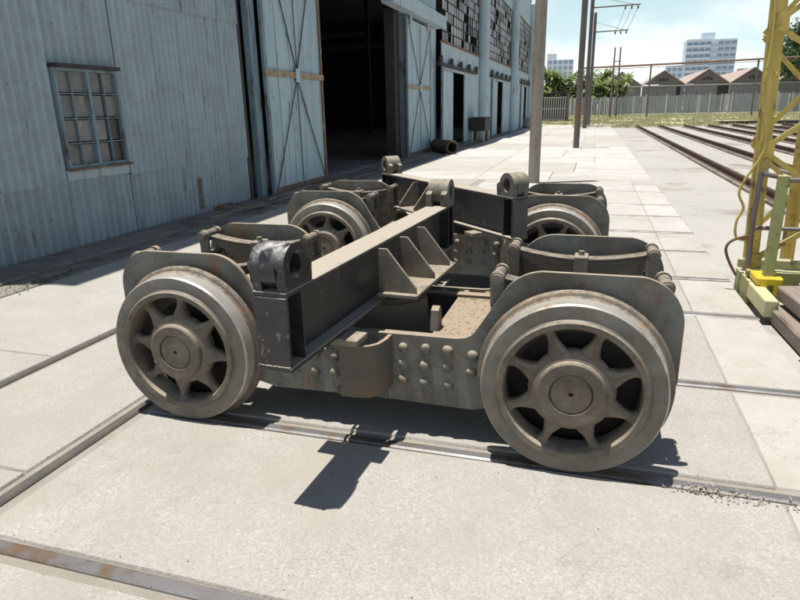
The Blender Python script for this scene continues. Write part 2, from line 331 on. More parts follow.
# strip between the two rails that run beside the shed, and the apron beyond them
for a, c in ((-.8, 1.9), (1.91, 4.6), (4.61, 8.2), (8.21, 11.6), (11.61, 14.4)): slab(-3.385, -2.455, a, c, 'concrete')
for a, c in ((-.8, 3.1), (3.11, 6.9), (6.91, 10.6), (10.61, 14.4)): slab(-5.15, -3.50, a, c, 'concrete')
y0 = 14.42
for k in range(17):
    L = (1.9, 2.8, 2.3, 3.1)[k % 4]
    for x0, x1 in ((-5.0, -2.6), (-2.6, -.9+.5*(k % 3)), (-.9+.5*(k % 3), 1.315)): slab(x0+.004, x1-.004, y0+.006, y0+L-.006, 'smooth_concrete' if (k*7+int(x0*3)) % 4 == 0 else 'pale_concrete', .003)
    y0 += L
# shed-side strip: broken old kerb and rough ground in the building's shade
for k, (a, c) in enumerate(((3.2, 5.4), (5.41, 7.3), (7.31, 9.0), (9.01, 10.9), (10.91, 13.0), (13.01, 20.8), (20.81, 27), (27.01, 40), (40.01, 55))):
    m = MB(); m.box(-.28, .28, -(c-a)/2, (c-a)/2, -.06, .035, bev=.012); m.build('kerb_stone', 'old_kerb', pave, (-5.78, (a+c)/2, 0), (R(rnd.uniform(-.15, .15)), R(rnd.uniform(-.6, .6)), 0))
    m = MB(); m.box(-.16, .16, -(c-a)/2, (c-a)/2, -.06, .006, bev=.01); m.build('kerb_stone', 'old_kerb', pave, (-5.33, (a+c)/2, 0))

# sunken rails
def rail_mesh(L, w=.062, mt='rail_steel'):
    m = MB(); m.prism([(-w/2, -.05), (w/2, -.05), (w/2, -.008), (w/2-.010, 0), (-w/2+.010, 0), (-w/2, -.008)], 0, -L/2, L/2); return m.mesh('rail', mt, None)
rm = rail_mesh(3.62)
names = ['under the shadow-free slab before the front bogie', 'carrying the front bogie with the black lug', 'carrying the rear bogie with the turned beam', 'just beyond the rear bogie', 'second beyond the rear bogie', 'third beyond the rear bogie, by the pale slabs']
names[0] = 'before the front bogie, with no wheels on it'
for k in range(6):
    t = tag(empty('rail_track', (-.485, (XR[2*k]+XR[2*k+1])/2, 0)), 'sunken steel rail track '+names[k], 'rail track', 'rail tracks let into the concrete')
    for s in (0, 1): link('rail', rm, t, (0, XR[2*k+s]-(XR[2*k]+XR[2*k+1])/2, .001))
t = tag(empty('rail_track', (-2.93, 5.5, 0)), 'sunken rail track running alongside the blue shed', 'rail track', 'rail tracks let into the concrete')
rm2 = rail_mesh(13.5, .062, 'old_rail')
for s in (-.53, .55): link('rail', rm2, t, (s, .8, .001), (0, 0, R(90)))

# raised rusty tracks in the right-hand yard
m = MB(); m.prism([(-.07, 0), (.07, 0), (.07, .015), (.012, .03), (.012, .10), (.036, .11), (.036, .145), (-.036, .145), (-.036, .11), (-.012, .10), (-.012, .03), (-.07, .015)], 0, -22.5, 22.5)
rm3 = m.mesh('rail', 'rusty_rail')
m = MB(); m.box(-22.5, 22.5, -.17, .17, 0, .05); sm = m.mesh('rail_bed', 'old_kerb')
ylab = ['nearest the yellow lattice tower', 'second from the yellow lattice tower', 'third from the yellow lattice tower', 'fourth from the yellow lattice tower']
for k, (xa, xb) in enumerate(((3.05, 4.6), (6.25, 7.8), (9.4, 10.95), (12.5, 14.0))):
    t = tag(empty('rail_track', ((xa+xb)/2, 27.5, -.055)), 'rusty raised rail track in the yard, '+ylab[k], 'rail track', 'raised rusty tracks in the yard')
    for x in (xa, xb):
        link('rail_bed', sm, t, (x-(xa+xb)/2, 0, 0), (0, 0, R(90))); link('rail', rm3, t, (x-(xa+xb)/2, 0, .04), (0, 0, R(90)))

# ================================================================== BOGIE
A = 1.0                                # half wheelbase
HB = .405                              # axle height
def wheel_meshes():
    # local: axle along Y, outer face towards -Y at y=0
    ty = MB()
    ty.lathe([(.328, .012), (.334, .020), (.388, .018), (.394, .020)], 72, closed=False)
    ty.lathe([(.394, .020), (.4005, .030), (.4045, .098)], 72, closed=False, mi=1)
    ty.lathe([(.4045, .098), (.411, .110), (.424, .117), (.432, .127), (.432, .140), (.424, .150), (.34, .150), (.328, .140), (.328, .012)], 72, closed=False, mi=2)
    wc = MB()
    wc.lathe([(.292, .016), (.298, .002), (.322, 0), (.3275, .006), (.3275, .138), (.292, .130)], 72)          # rim
    for k in range(8):
        a = R(22.5+45*k); n = 14; vs = []; fs = []
        prof = [(.120, .060, .040, .056), (.150, .058, .040, .056), (.168, .054, .040, .056), (.185, .045, .039, .056), (.205, .034, .037, .057), (.228, .0255, .033, .060), (.250, .0205, .031, .062), (.268, .020, .031, .064), (.281, .025, .034, .066), (.291, .037, .040, .068), (.300, .052, .045, .07)]
        for r, w, h, c in prof:
            for i in range(n):
                q = 2*math.pi*i/n
                x = w*math.copysign(abs(math.cos(q))**.8, math.cos(q)); y = c+h*math.copysign(abs(math.sin(q))**.8, math.sin(q))
                vs.append((r*math.cos(a)-x*math.sin(a), y, r*math.sin(a)+x*math.cos(a)))
        for j in range(len(prof)-1):
            for i in range(n): fs.append((j*n+i, j*n+(i+1) % n, (j+1)*n+(i+1) % n, (j+1)*n+i))
        wc.add(vs, fs)
    wc.lathe([(.14, .004), (.158, .008), (.174, .018), (.186, .034), (.190, .052), (.184, .085), (.14, .10)], 48)
    hb = MB()
    hb.lathe([(0, .02), (.010, .02), (.011, -.012), (.084, -.012), (.088, -.008), (.089, -.001), (.093, -.001), (.094, -.014), (.142, -.016), (.150, -.010), (.152, .01), (.150, .13), (.10, .15), (0, .15)], 48, closed=False)
    return ty.mesh('tyre', ['tyre_steel', 'tread_steel', 'flange_steel'], 22), wc.mesh('wheel_centre', 'wheel_paint', 40), hb.mesh('hub', 'wheel_paint', 30)
TY, WC, HU = wheel_meshes()

def plate_outline():
    half = [(.0, .185), (.54, .175), (.64, .20), (.76, .245), (1.32, .245), (1.40, .31), (1.445, .42), (1.445, .62)]
    half += arc(1.235, .685, .21, 0, 82, 10)
    half += arc(.86, .675, .22, 95, 152, 8)
    half += [(.545, .585), (.525, .563), (.495, .548), (.45, .541), (.0, .540)]
    return half+[(-x, z) for x, z in reversed(half) if x > 0]

def leaf_spring(parent, x, y):
    sp = link('leaf_spring', None, parent, (x, y, 0))
    Ls = [.358, .345, .315, .275, .235, .195, .155, .115]
    for k, L in enumerate(Ls):
        m = MB(); n = 16; top = []; bot = []
        for i in range(n+1):
            u = -L+2*L*i/n; z = .792+.36*u*u-k*.0145 - (.002 if k else 0); top.append((u, z)); bot.append((u, z-.0125))
        m.prism(top+bot[::-1], 1, -.045, .045); m.build('leaf', 'spring_steel', sp)
    m = MB(); m.box(-.038, .038, -.058, .058, .66, .808, bev=.006); m.tube([(0, 0, .808), (0, 0, .83)], .018, 6); m.build('buckle', 'cast_grey', sp)
    for s in (-1, 1):
        m = MB(); ex_ = s*.365; ez = .838
        m.lathe([(.014, -.05), (.03, -.05), (.03, .05), (.014, .05)], 18, c=(ex_, 0, ez)); m.build('spring_eye', 'spring_steel', sp, smooth=35)
        for q in (-1, 1):                              # shackle: two cheeks, pin with stacked collars, hanger link down to the frame
            m = MB(); m.prism(arc(ex_, ez, .036, -20, 200, 10)+[(ex_-.03, .70), (ex_+.03, .70)], 1, q*.058, q*.076)
            m.build('hanger', 'frame_paint', sp)
        m = MB(); m.tube([(ex_, -.105, ez), (ex_, -.085, ez), (ex_, .085, ez), (ex_, .105, ez)], .02, 10)
        for q in (-1, 1):
            m.lathe([(.0, q*.076), (.034, q*.076), (.034, q*.092), (.026, q*.093), (.026, q*.104), (.0, q*.106)], 14, c=(ex_, 0, ez), closed=False)
        m.build('pin', 'cast_grey', sp, smooth=35)
        m = MB(); m.box(ex_-.03, ex_+.03, -.056, .056, .56, .72); m.build('hanger_bracket', 'frame_dark', sp)
    return sp

def make_bogie():
    b = empty('bogie')
    OUT = plate_outline()
    m = MB(); m.lathe([(0, 0), (.027, 0), (.0255, .008), (.020, .0155), (.011, .020), (0, .0215)], 12, closed=False); RV = m.mesh('rivet', 'frame_paint', 60)
    m = MB(); m.prism(OUT, 1, -.0125, .0125); PM = m.mesh('side_plate', 'frame_paint')
    for s in (-1, 1):
        p = link('side_plate', PM, b, (0, s*.43, 0))
        for sx in (-1, 1):
            for (x, z) in ((.185, .47), (.185, .385), (.185, .295), (.30, .472), (.30, .386), (.30, .293), (.415, .472), (.415, .386), (.415, .293), (.533, .46), (.533, .375)):
                q = link('rivet', RV, p, (sx*x+rnd.uniform(-.005, .005), s*.0115, z+rnd.uniform(-.005, .005)), (0, R(rnd.uniform(0, 180)), R(180) if s < 0 else 0)); q.scale = (rnd.uniform(.88, 1.1), rnd.uniform(.8, 1.1), rnd.uniform(.88, 1.1))
            for x in (.20, .34, .47): link('rivet', RV, p, (sx*x, -s*.0115, .505), (0, 0, 0 if s < 0 else R(180)))
        # tapered horn blocks above the rail
    for sx in (-1, 1):
        for s in (-1, 1):
            w = link('wheel', None, b, (sx*A, s*.632, HB), (0, R(-22.5+6) if sx < 0 else 0, 0) if s < 0 else (0, 0, R(180)))
            link('tyre', TY, w); link('wheel_centre', WC, w); link('hub', HU, w)
            leaf_spring(b, sx*A, s*.315)
            m = MB(); m.box(-.17, .17, -.10, .10, -.19, .19, bev=.02); m.box(-.05, .05, -.05, .05, .19, .25); m.build('axle_box', 'frame_dark', b, (sx*A, s*.28, HB))
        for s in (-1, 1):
            m = MB(); m.lathe([(.09, s*.445), (.33, s*.445), (.33, s*.462), (.20, s*.475), (.12, s*.50), (.09, s*.50)], 36, c=(sx*A, 0, HB)); m.build('wheel_shade_disc', 'spoke_shade', b, smooth=40)  # added disc: paints the spoke openings dark and hides lit ground behind
        m = MB(); m.tube([(sx*A, -.60, HB), (sx*A, -.46, HB), (sx*A, -.40, HB), (sx*A, .40, HB), (sx*A, .46, HB), (sx*A, .60, HB)], [.085, .085, .075, .075, .085, .085], 24, False); m.build('axle', 'spring_steel', b, smooth=40)
    # middle: transoms, deck plates, centre casting
    for sx in (-1, 1):
        m = MB(); m.box(sx*.60-.012, sx*.60+.012, -.415, .415, .2, .515); m.build('transom_plate', 'frame_dark', b)
        m = MB(); m.box(min(sx*.30, sx*.588), max(sx*.30, sx*.588), -.416, .416, .486, .505); m.build('deck_plate', 'frame_dark', b)
        m = MB(); m.box(sx*.30-.012, sx*.30+.012, -.415, .415, .2, .484); m.build('transom_plate', 'frame_dark', b)
        m = MB(); m.prism([(-.05, .505), (.05, .505), (.04, .60), (.012, .625), (-.03, .61)], 0, sx*.30-.02, sx*.30+.02, mat=Matrix.Translation((0, -.22, 0))); m.build('stop_lug', 'cast_grey', b)
        m = MB(); m.box(min(sx*.615, sx*.80), max(sx*.615, sx*.80), -.41, .41, .30, .325); m.build('sun_block_plate', 'frame_dark', b)  # added plate, keeps sunlight off the ground beneath the bogie
        m = MB(); m.box(min(sx*1.2, sx*1.40), max(sx*1.2, sx*1.40), -.41, .41, .33, .355); m.build('sun_block_plate', 'frame_dark', b)  # added outer plate, closes the light gap beyond the axle
    m = MB(); m.lathe([(0, .32), (.24, .32), (.25, .40), (.20, .47), (.19, .60), (.165, .60), (.16, .62), (0, .62)], 32, 'Z', False); m.build('centre_casting', 'frame_dark', b, smooth=35)
    m = MB(); m.box(-.285, .285, -.41, .41, .285, .31); m.build('sun_block_plate', 'frame_dark', b)  # added floor plate, blocks light patches under the bogie centre
    for s in (-1, 1):
        m = MB(); m.box(-.62, .62, min(s*.345, s*.413), max(s*.345, s*.413), .508, .522); m.build('angle_bar', 'frame_dark', b)
    # guide bracket standing out from the side plates under the beam
    for s in (-1, 1):
        br = link('guide_bracket', None, b, (0, s*.4425, 0), (0, 0, 0 if s < 0 else R(180)))
        m = MB(); pts = [(.13, .0), (.127, -.07), (.11, -.14), (.07, -.185), (.0, -.20), (-.075, -.198)]
        inn = [(.11, .0), (.107, -.065), (.093, -.128), (.062, -.167), (.0, -.181), (-.075, -.179)]
        m.prism(pts+inn[::-1], 2, .27, .535); m.build('curved_plate', 'frame_dark', br, smooth=40)
        m = MB(); m.box(-.105, -.070, -.178, 0, .50, .535); m.build('arm', 'frame_paint', br)
        m = MB(); m.box(-.105, -.070, -.178, 0, .27, .30); m.build('arm', 'frame_paint', br)
        m = MB(); m.box(-.165, -.150, -.285, 0, .50, .512); m.build('side_strap', 'frame_paint', br)
        for q in (-.055, -.125, -.195): m = MB(); m.box(-.149, -.106, q-.008, q+.008, .501, .511); m.build('rung', 'frame_paint', br)
        m = MB(); m.box(.02, .10, -.008, 0, .19, .27, bev=.002); m.lathe([(0, -.024), (.016, -.022), (.02, -.008), (0, -.008)], 8, c=(.06, 0, .232), closed=False); m.build('pad_plate', 'frame_paint', br)
    return b

BOG = make_bogie(); BOG.location = (-1.015, 3.16, 0)
tag(BOG, 'grey-green steel rail bogie standing nearest the small yellow timber-blocked tower base', 'bogie', 'two bogies parked one behind the other')
BOG['label'] = 'front dusty steel bogie whose two spoked wheels show their full outer faces'
B2 = copy_tree(BOG); B2.location = (-1.27, 5.68, 0); B2.rotation_euler = (0, 0, R(.3))
B2['label'] = 'rear dusty steel bogie half hidden behind the front bogie, under the skewed beam'

# ------------------------------------------------------------------ black cross beam with eye lugs
def make_beam():
    b = empty('cross_beam'); HL = 1.18; ZT = .95; ZB = .625; FW = .15
    m = MB(); m.box(-FW/2, FW/2, -HL, HL, ZT-.02, ZT, bev=.003); m.build('top_flange', 'black_paint', b)
    m = MB(); m.box(-FW/2, FW/2, -HL-.005, HL+.005, ZB, ZB+.02, bev=.003); m.build('bottom_flange', 'black_paint', b)
    m = MB(); m.box(-.009, .009, -HL+.012, HL-.012, ZB+.02, ZT-.02); m.build('web', 'black_paint', b)
    for s in (-1, 1):
        m = MB(); m.box(-FW/2+.004, FW/2-.004, -.010, .010, ZB+.0205, ZT-.0205, bev=.003); m.build('end_plate', 'gloss_black', b, (0, s*(HL-.008), 0))
        m = MB(); pts = [(-.07+.14*i/24, rnd.uniform(-.0015, .0015), ZB+.021) for i in range(25)]; m.tube(pts, [.005+rnd.uniform(-.0012, .0012) for _ in pts], 6); m.build('weld_bead', 'black_paint', b, (0, s*(HL+.002), 0), smooth=60)
        for q in (-1, 1):
            m = MB(); m.box(min(q*.0095, q*.068), max(q*.0095, q*.068), -.006, .006, ZB+.0205, ZT-.0205); m.build('stiffener', 'black_paint', b, (0, s*(HL-.125), 0))
    for s in (-1, 1):
        # eye lug: two arched cheeks joined by the bored boss, slot left open below the boss
        mat = 'gloss_black' if s < 0 else 'grey_lug'
        lg = link('eye_lug', None, b, (0, s*(HL-.085), ZT), (0, 0, 0 if s < 0 else R(180)))
        cz = .085; Ro = .092; Ri = .047; n = 30
        def ringpts(foot):
            out = []
            for i in range(n):
                a = 2*math.pi*i/n; y, z = Ro*math.cos(a), cz+Ro*math.sin(a)
                if foot and math.sin(a) < 0.02:
                    t = i/n; 
                    # lower half is pulled down to the splayed foot
                    ca = math.cos(a); y = (-.082 if ca < 0 else .128)*abs(ca)**.25 if abs(ca) > .15 else (-.082 if ca < 0 else .128)*abs(ca)/.15*.62
                    z = max(0., cz+Ro*math.sin(a)*1.6) if abs(math.sin(a)) < .62 else 0.
                out.append((y, z))
            return out
        hole = [(Ri*.9*math.cos(2*math.pi*i/n), cz+Ri*1.12*math.sin(2*math.pi*i/n)) for i in range(n)]
        for q in (-1, 1):
            m = MB(); o_ = ringpts(True); x0, x1 = (q*.034, q*.073)
            vs = [(x, *p) for x in (x0, x1) for p in o_]+[(x, *p) for x in (x0, x1) for p in hole]
            fs = []
            for i in range(n):
                j = (i+1) % n
                fs += [(i, j, n+j, n+i), (2*n+i, 3*n+i, 3*n+j, 2*n+j), (i, 2*n+i, 2*n+j, j), (n+i, n+j, 3*n+j, 3*n+i)]
            m.add(vs, fs); m.build('cheek', mat, lg, smooth=40)
        m = MB(); o_ = ringpts(False); x0, x1 = -.0335, .0335
        vs = [(x, *p) for x in (x0, x1) for p in o_]+[(x, *p) for x in (x0, x1) for p in hole]; fs = []
        for i in range(n):
            j = (i+1) % n
            fs += [(i, j, n+j, n+i), (2*n+i, 3*n+i, 3*n+j, 2*n+j), (i, 2*n+i, 2*n+j, j), (n+i, n+j, 3*n+j, 3*n+i)]
        m.add(vs, fs); m.build('boss', mat, lg, smooth=40)
    m = MB(); m.prism([(.0, .02), (.20, .02), (.20, .05), (.045, .243), (.0, .243)], 1, -.008, .008); GU = m.mesh('gusset', 'cast_grey')
    m = MB(); m.box(.0, .215, -.31, .43, -.002, .018, bev=.003); BP = m.mesh('bearer_plate', 'cast_grey')
    for q in (1, -1):
        link('bearer_plate', BP, b, (q*.0765, 0, ZB+.062), (0, 0, 0)).scale.x = q
        for y in (-.27, .04, .34): link('gusset', GU, b, (q*.0765, y, ZB+.06), (0, 0, 0 if q > 0 else R(180)))
    m = MB(); m.box(-.17, .17, -.06, .06, ZB-.032, ZB-.001, bev=.004); m.build('slide_plate', 'cast_grey', b, (-.0, -.72, 0))
    m = MB(); m.box(-.17, .17, -.06, .06, ZB-.032, ZB-.001, bev=.004); m.build('slide_plate', 'cast_grey', b, (.0, .72, 0))
    return b
BM = make_beam(); BM.location = (-1.06, 3.16, 0); BM.rotation_euler = (0, 0, R(-3.4))
tag(BM, 'black steel cross beam with glossy eye lug, lying across the front bogie', 'steel beam', 'cross beams with eye lugs on the bogies')
BM2 = copy_tree(BM); BM2.location = (-1.29, 5.56, 0); BM2.rotation_euler = (0, 0, R(43))
BM2['label'] = 'black steel cross beam turned skew on top of the rear bogie'
GREY = {}
for o in BM2.children:                      # both lugs of the rear beam are dull grey
    if o.name.startswith('eye_lug'):
        for c in o.children:
            k = c.data.name
            if k not in GREY:
                GREY[k] = c.data.copy(); GREY[k].materials.clear(); GREY[k].materials.append(MATS['grey_lug'])
            c.data = GREY[k]

# ================================================================== SHED
XW = -6.1; HW = 8.8; Y0 = 4.25; YE = 54.5
sh = tag(empty('corrugated_shed', (XW, 0, 0)), 'long pale blue corrugated iron railway shed with big sliding doors', 'building')
def sheet(y0, y1, z0, z1, mat='blue_sheet', x=0., pitch=.125, amp=.021, seg=8):
    m = MB(); n = max(2, int((y1-y0)/pitch*seg)); vs = []; fs = []
    for i in range(n+1):
        y = (y1-y0)*i/n; xx = amp*math.sin(2*math.pi*(y0+y)/pitch)
        vs += [(xx, y-(y1-y0)/2, -(z1-z0)/2), (xx, y-(y1-y0)/2, (z1-z0)/2)]
    fs = [(2*i, 2*i+2, 2*i+3, 2*i+1) for i in range(n)]
    m.add(vs, fs)
    return m.build('corrugated_sheet', mat, sh, (x+rnd.uniform(-.004, .004), (y0+y1)/2, (z0+z1)/2), (R(rnd.uniform(-.25, .25)), R(rnd.uniform(-.15, .15)), 0), smooth=60)
cols = [4.25, 5.15, 6.08, 7.18, 7.92, 8.62, 9.2, 9.7, 10.3]
for i in range(len(cols)-1):
    a, c = cols[i], cols[i+1]
    ov = .02; k = .006*(i % 2)
    sheet(a-ov, c+ov, -.02 if i < 6 else .03, .85, x=.004+k)
    if i == 2:
        sheet(a-ov, c+ov, 2.16, 3.10, x=.022+k)
        m = MB(); m.box(-.01, .012, -(c-a)/2-.01, (c-a)/2+.01, -.065, .065); m.build('sill_board', 'blue_wall', sh, (.03, (a+c)/2, .905))
    else: sheet(a-ov, c+ov, .81, 3.11, x=.024+k)
    sheet(a-ov, c+ov, 3.06, 5.4, x=.044+k); sheet(a-ov, c+ov, 5.35, HW, x=.064+k)
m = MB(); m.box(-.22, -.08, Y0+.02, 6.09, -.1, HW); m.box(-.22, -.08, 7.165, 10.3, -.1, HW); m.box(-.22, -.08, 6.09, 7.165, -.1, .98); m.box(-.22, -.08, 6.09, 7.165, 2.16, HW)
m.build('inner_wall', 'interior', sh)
fx = MB()
for z in (.42, 1.35, 1.95, 2.62, 3.5, 4.3):
    for k in range(46):
        y = 4.3+.125*k+.03
        if y > 10.25 or (6.02 < y < 7.22 and .8 < z < 2.3) or rnd.random() < .5+.3*math.sin(y*2+z*3): continue
        fx.lathe([(0, .012), (.009, .008), (.011, 0)], 6, 'X', False, c=(.045+(.02 if z > .85 else 0)+(.02 if z > 3.1 else 0), y, z+rnd.uniform(-.012, .012)))
tag(fx.build('sheet_fixings', 'blue_trim', sh), kind='stuff')
# window
wn = link('window', None, sh, (.05, 6.61, .985))
ww, wh = 1.0, 1.16
fr = MB()
for y in (-ww/2, ww/2): fr.box(-.05, .03, y-.018, y+.018, 0, wh)
fr.box(-.05, .03, -ww/2+.018, ww/2-.018, 0, .035); fr.box(-.05, .03, -ww/2+.018, ww/2-.018, wh-.035, wh); fr.box(-.04, .028, -.024, .024, .035, wh-.035)
for k in (1, 2, 3): 
    fr.box(-.02, .016, -ww/2+.018, -.024, wh*k/4-.006, wh*k/4+.006); fr.box(-.02, .016, .024, ww/2-.018, wh*k/4-.006, wh*k/4+.006)
for y in (-.265, .265):
    for k in range(4): fr.box(-.02, .014, y-.006, y+.006, wh*k/4+.036 if k == 0 else wh*k/4+.0065, wh*(k+1)/4-(.036 if k == 3 else .0065))
fr.build('frame', 'blue_trim', wn)
hd = MB(); hd.box(-.03, .09, -ww/2-.03, ww/2+.03, wh+.002, wh+.045); hd.build('head_rail', 'dark_metal', wn)
hd = MB(); hd.box(-.03, .075, -ww/2-.02, ww/2+.05, -.03, -.002); hd.build('sill', 'rust_trim', wn)
for r in range(4):
    for c in range(4):
        if (r, c) in ((0, 3), (1, 3)): mat = 'dark_pane'
        else: mat = 'dusty_pane'
        pz = MB(); pz.box(-.003, .003, -.117, .117, -.127, .127); pz.build('pane', mat, wn, (-.028, -.375+.25*c, wh*(r+.5)/4), (0, 0, R(rnd.uniform(-.6, .6))))
pz = MB(); pz.prism([(-.11, -.12), (-.02, -.12), (.02, .02), (-.03, .12), (-.11, .12)], 0, 0, .004); pz.build('broken_glass', 'dusty_pane', wn, (-.022, .39, wh*.62))
for y, z, w, h in ((9.35, .06, .5, .06), (8.72, .35, .06, .5)):
    m = MB(); m.box(0, .01, -w/2, w/2, -h/2, h/2); m.build('patch', 'rust_trim', sh, (.055, y, z))
# tall door opening, posts and leaves
m = MB(); m.box(-.25, .02, 10.32, 10.44, 0, 5.2); m.build('door_post', 'dark_metal', sh)
m = MB(); m.box(-.02, .12, 10.60, 10.83, 0, 5.2, bev=.01); m.build('door_post', 'blue_trim', sh)
def big_leaf(y0, y1, h, lx):
    d = link('sliding_door', None, sh, (lx, y0, 0)); w = y1-y0; n = 5
    for k in range(n):
        m = MB(); a = w*k/n+.004; c = w*(k+1)/n-.004; nn = 16; vs = []
        for i in range(nn+1):
            y = a+(c-a)*i/nn; xx = .008*math.sin(2*math.pi*y/.125)
            vs += [(xx, y, .10), (xx, y, h-.05)]
        m.add(vs, [(2*i, 2*i+2, 2*i+3, 2*i+1) for i in range(nn)]); m.build('door_sheet', 'blue_door', d, (.0, 0, 0), smooth=60)
    m = MB(); m.box(-.05, -.012, .0, w, .1, h); m.build('backing', 'interior', d)
    m = MB(); m.box(-.03, .03, -.03, .06, .02, h); m.build('stile', 'blue_trim', d); m = MB(); m.box(-.03, .03, w-.06, w+.03, .02, h); m.build('stile', 'rust_trim' if y0 < 15 else 'blue_trim', d)
    m = MB(); m.box(-.03, .032, .061, w-.061, .02, .16); m.build('bottom_rail', 'rust_trim', d)
    m = MB(); m.box(.012, .05, -.05, w+.04, 2.24, 2.35); m.build('middle_rail', 'tan_rail', d)
    m = MB(); m.box(.05, .062, w/2-.09, w/2+.09, 2.16, 2.42); m.build('centre_plate', 'blue_door', d)
    for za, zb in ((.16, 2.24), (h-.1, 2.35)):
        for y in (.12, w-.12):
            m = MB(); m.tube([(.035, y, za), (.035, w/2, zb)], .012, 6); m.build('brace_rod', 'dark_metal', d)
        m = MB(); m.tube([(.030, w/2+.02, min(za, zb)+.01), (.030, w/2, max(za, zb)-.01)], .009, 6); m.build('brace_rod', 'dark_metal', d)
    return d
big_leaf(10.86, 13.42, 5.1, .22)
big_leaf(20.5, 23.6, 4.42, .16)
m = MB(); m.box(.05, .45, 18.3, 25.0, 4.50, 4.92, bev=.02); m.build('door_track', 'blue_wall', sh)
m = MB(); m.box(.05, .45, 10.2, 18.29, 5.15, 5.55, bev=.02); m.build('door_track', 'blue_wall', sh)
for y in (20.9, 23.2):
    m = MB(); m.box(.19, .23, y-.06, y+.06, 4.2, 4.52); m.build('hanger', 'pale_post', sh)
m = MB(); m.box(-.3, 0, 10.3, 20.6, 5.4, HW); m.box(-.3, -.0, 20.6, 25.2, 4.5, HW); m.build('upper_wall', 'blue_wall', sh)
m = MB(); m.box(-.42, -.1, 20.0, 20.5, -.05, 4.6); m.build('jamb_panel', 'dark_metal', sh)
m = MB(); m.box(-.3, 0, 20.9, 25.2, 0, 4.5); m.build('wall_panel', 'blue_wall', sh)
# bays further along, stepping slightly forward
def bay(y0, y1, x, door0, door1, pil_w):
    """white-blue wall with a smaller sliding door, multi-pane clerestory above, round pilaster pipe at the end"""
    m = MB()
    m.box(x-.05, x, y0, door0, -.05, 4.05); m.box(x-.05, x, door1, y1, -.05, 4.05); m.box(x-.05, x, door0, door1, 3.05, 4.05); m.build('wall_panel', 'blue_wall', sh)
    m = MB(); m.box(x-.3, x, y0, y1, 7.6, HW+.6); m.build('parapet', 'blue_wall', sh)
    for yy in (door0-1.9, ):
        m = MB(); m.box(x+.03, x+.07, yy, door0+.05, .1, 3.0); m.build('sliding_leaf', 'blue_wall', sh)
        m = MB(); m.box(x+.03, x+.10, yy-.12, yy-.005, .05, 3.1); m.build('leaf_stile', 'blue_trim', sh)
    m = MB(); m.box(x+.02, x+.14, door0-2.6, door1+2.6, 3.16, 3.28); m.build('door_track', 'dark_metal', sh)
    for q in range(5):
        yy = door0-2.4+q*(door1-door0+4.8)/4
        m = MB(); m.lathe([(0, -.05), (.17, -.05), (.17, .05), (0, .05)], 12, 'X', False, c=(x+.12, yy, 3.36)); m.build('roller', 'dark_metal', sh)
    m = MB(); m.tube([(x+.12, y1+.35, 0), (x+.12, y1+.35, HW+.4)], .34, 16); m.build('pilaster', 'blue_wall', sh, smooth=40)
    # clerestory panes: 3 tones, some missing
    nr, nc = 9, 15; ya, yb, za, zb = y0+.15, y1-.15, 4.12, 7.55
    tone = [MB(), MB(), MB()]
    for r in range(nr):
        for c in range(nc):
            yy = ya+(yb-ya)*(c+.5)/nc; zz = za+(zb-za)*(r+.5)/nr
            q = rnd.random()+.28*math.sin(yy*1.1+zz*1.7+y0)+.2*math.sin(yy*2.3-zz*2.9)
            if q < .10: continue
            t = 0 if q > .42 else 1 if q > .25 else 2
            w = (yb-ya)/nc/2-.03; h = (zb-za)/nr/2-.03
            cut = rnd.choice((1, 1, 1, .55))
            tone[t].box(x-.05, x-.04, yy-w, yy+w*(2*cut-1), zz-h, zz+h)
    for t, mt in enumerate(('pale_pane', 'grey_pane', 'dark_pane')): tag(tone[t].build('window_panes', mt, sh), kind='stuff')
    gl = MB()
    for c in range(nc+1):
        yy = ya+(yb-ya)*c/nc; gl.box(x-.06, x-.03, yy-.014, yy+.014, za, zb)
    for r in range(nr+1):
        zz = za+(zb-za)*r/nr; gl.box(x-.058, x-.025, ya, yb, zz-.014, zz+.014)
    tag(gl.build('glazing_bars', 'dark_metal', sh), kind='stuff')
    m = MB(); m.box(x-.10, x+.08, y0, y1, 4.05, 4.12); m.build('sill', 'rust_trim', sh)
    # shallow gable above the bay
    m = MB(); m.prism([(y0-.2, HW+.6), (y1+.6, HW+.6), ((y0+y1)/2, HW+2.0)], 0, x-.3, x+.02); m.build('gable', 'blue_wall', sh)
bay(25.2, 33.6, .25, 26.9, 29.8, .3)
bay(34.4, 44.2, .55, 37.8, 40.6, .3)
bay(45.0, YE-1, .80, 50.0, 52.6, .3)
# roof, back and end walls close the shed so that it is dark inside
m = MB(); m.box(-24, .12, Y0-.1, YE, HW+.01, HW+.12); m.build('roof', 'grey_shed_wall', sh)
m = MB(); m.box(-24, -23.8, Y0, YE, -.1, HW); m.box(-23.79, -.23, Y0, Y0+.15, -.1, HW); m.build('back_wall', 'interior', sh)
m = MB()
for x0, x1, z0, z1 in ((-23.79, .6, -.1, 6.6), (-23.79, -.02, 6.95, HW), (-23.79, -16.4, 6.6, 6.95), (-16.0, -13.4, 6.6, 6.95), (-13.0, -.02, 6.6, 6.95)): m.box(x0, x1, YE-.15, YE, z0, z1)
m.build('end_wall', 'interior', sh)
for yy in (14.5, 20, 26, 32, 40, 48):
    m = MB(); m.box(-8.2, -7.95, yy-.12, yy+.12, 0, HW); m.build('column', 'dark_metal', sh)
    m = MB(); m.beam((-8.08, yy, 6.2), (-23.7, yy, 6.2), .2, .35); m.build('roof_beam', 'frame_dark', sh)
m = MB(); m.box(-23.7, -.45, 10.5, YE-.2, -.05, -.02); m.build('shop_floor', 'old_kerb', sh)

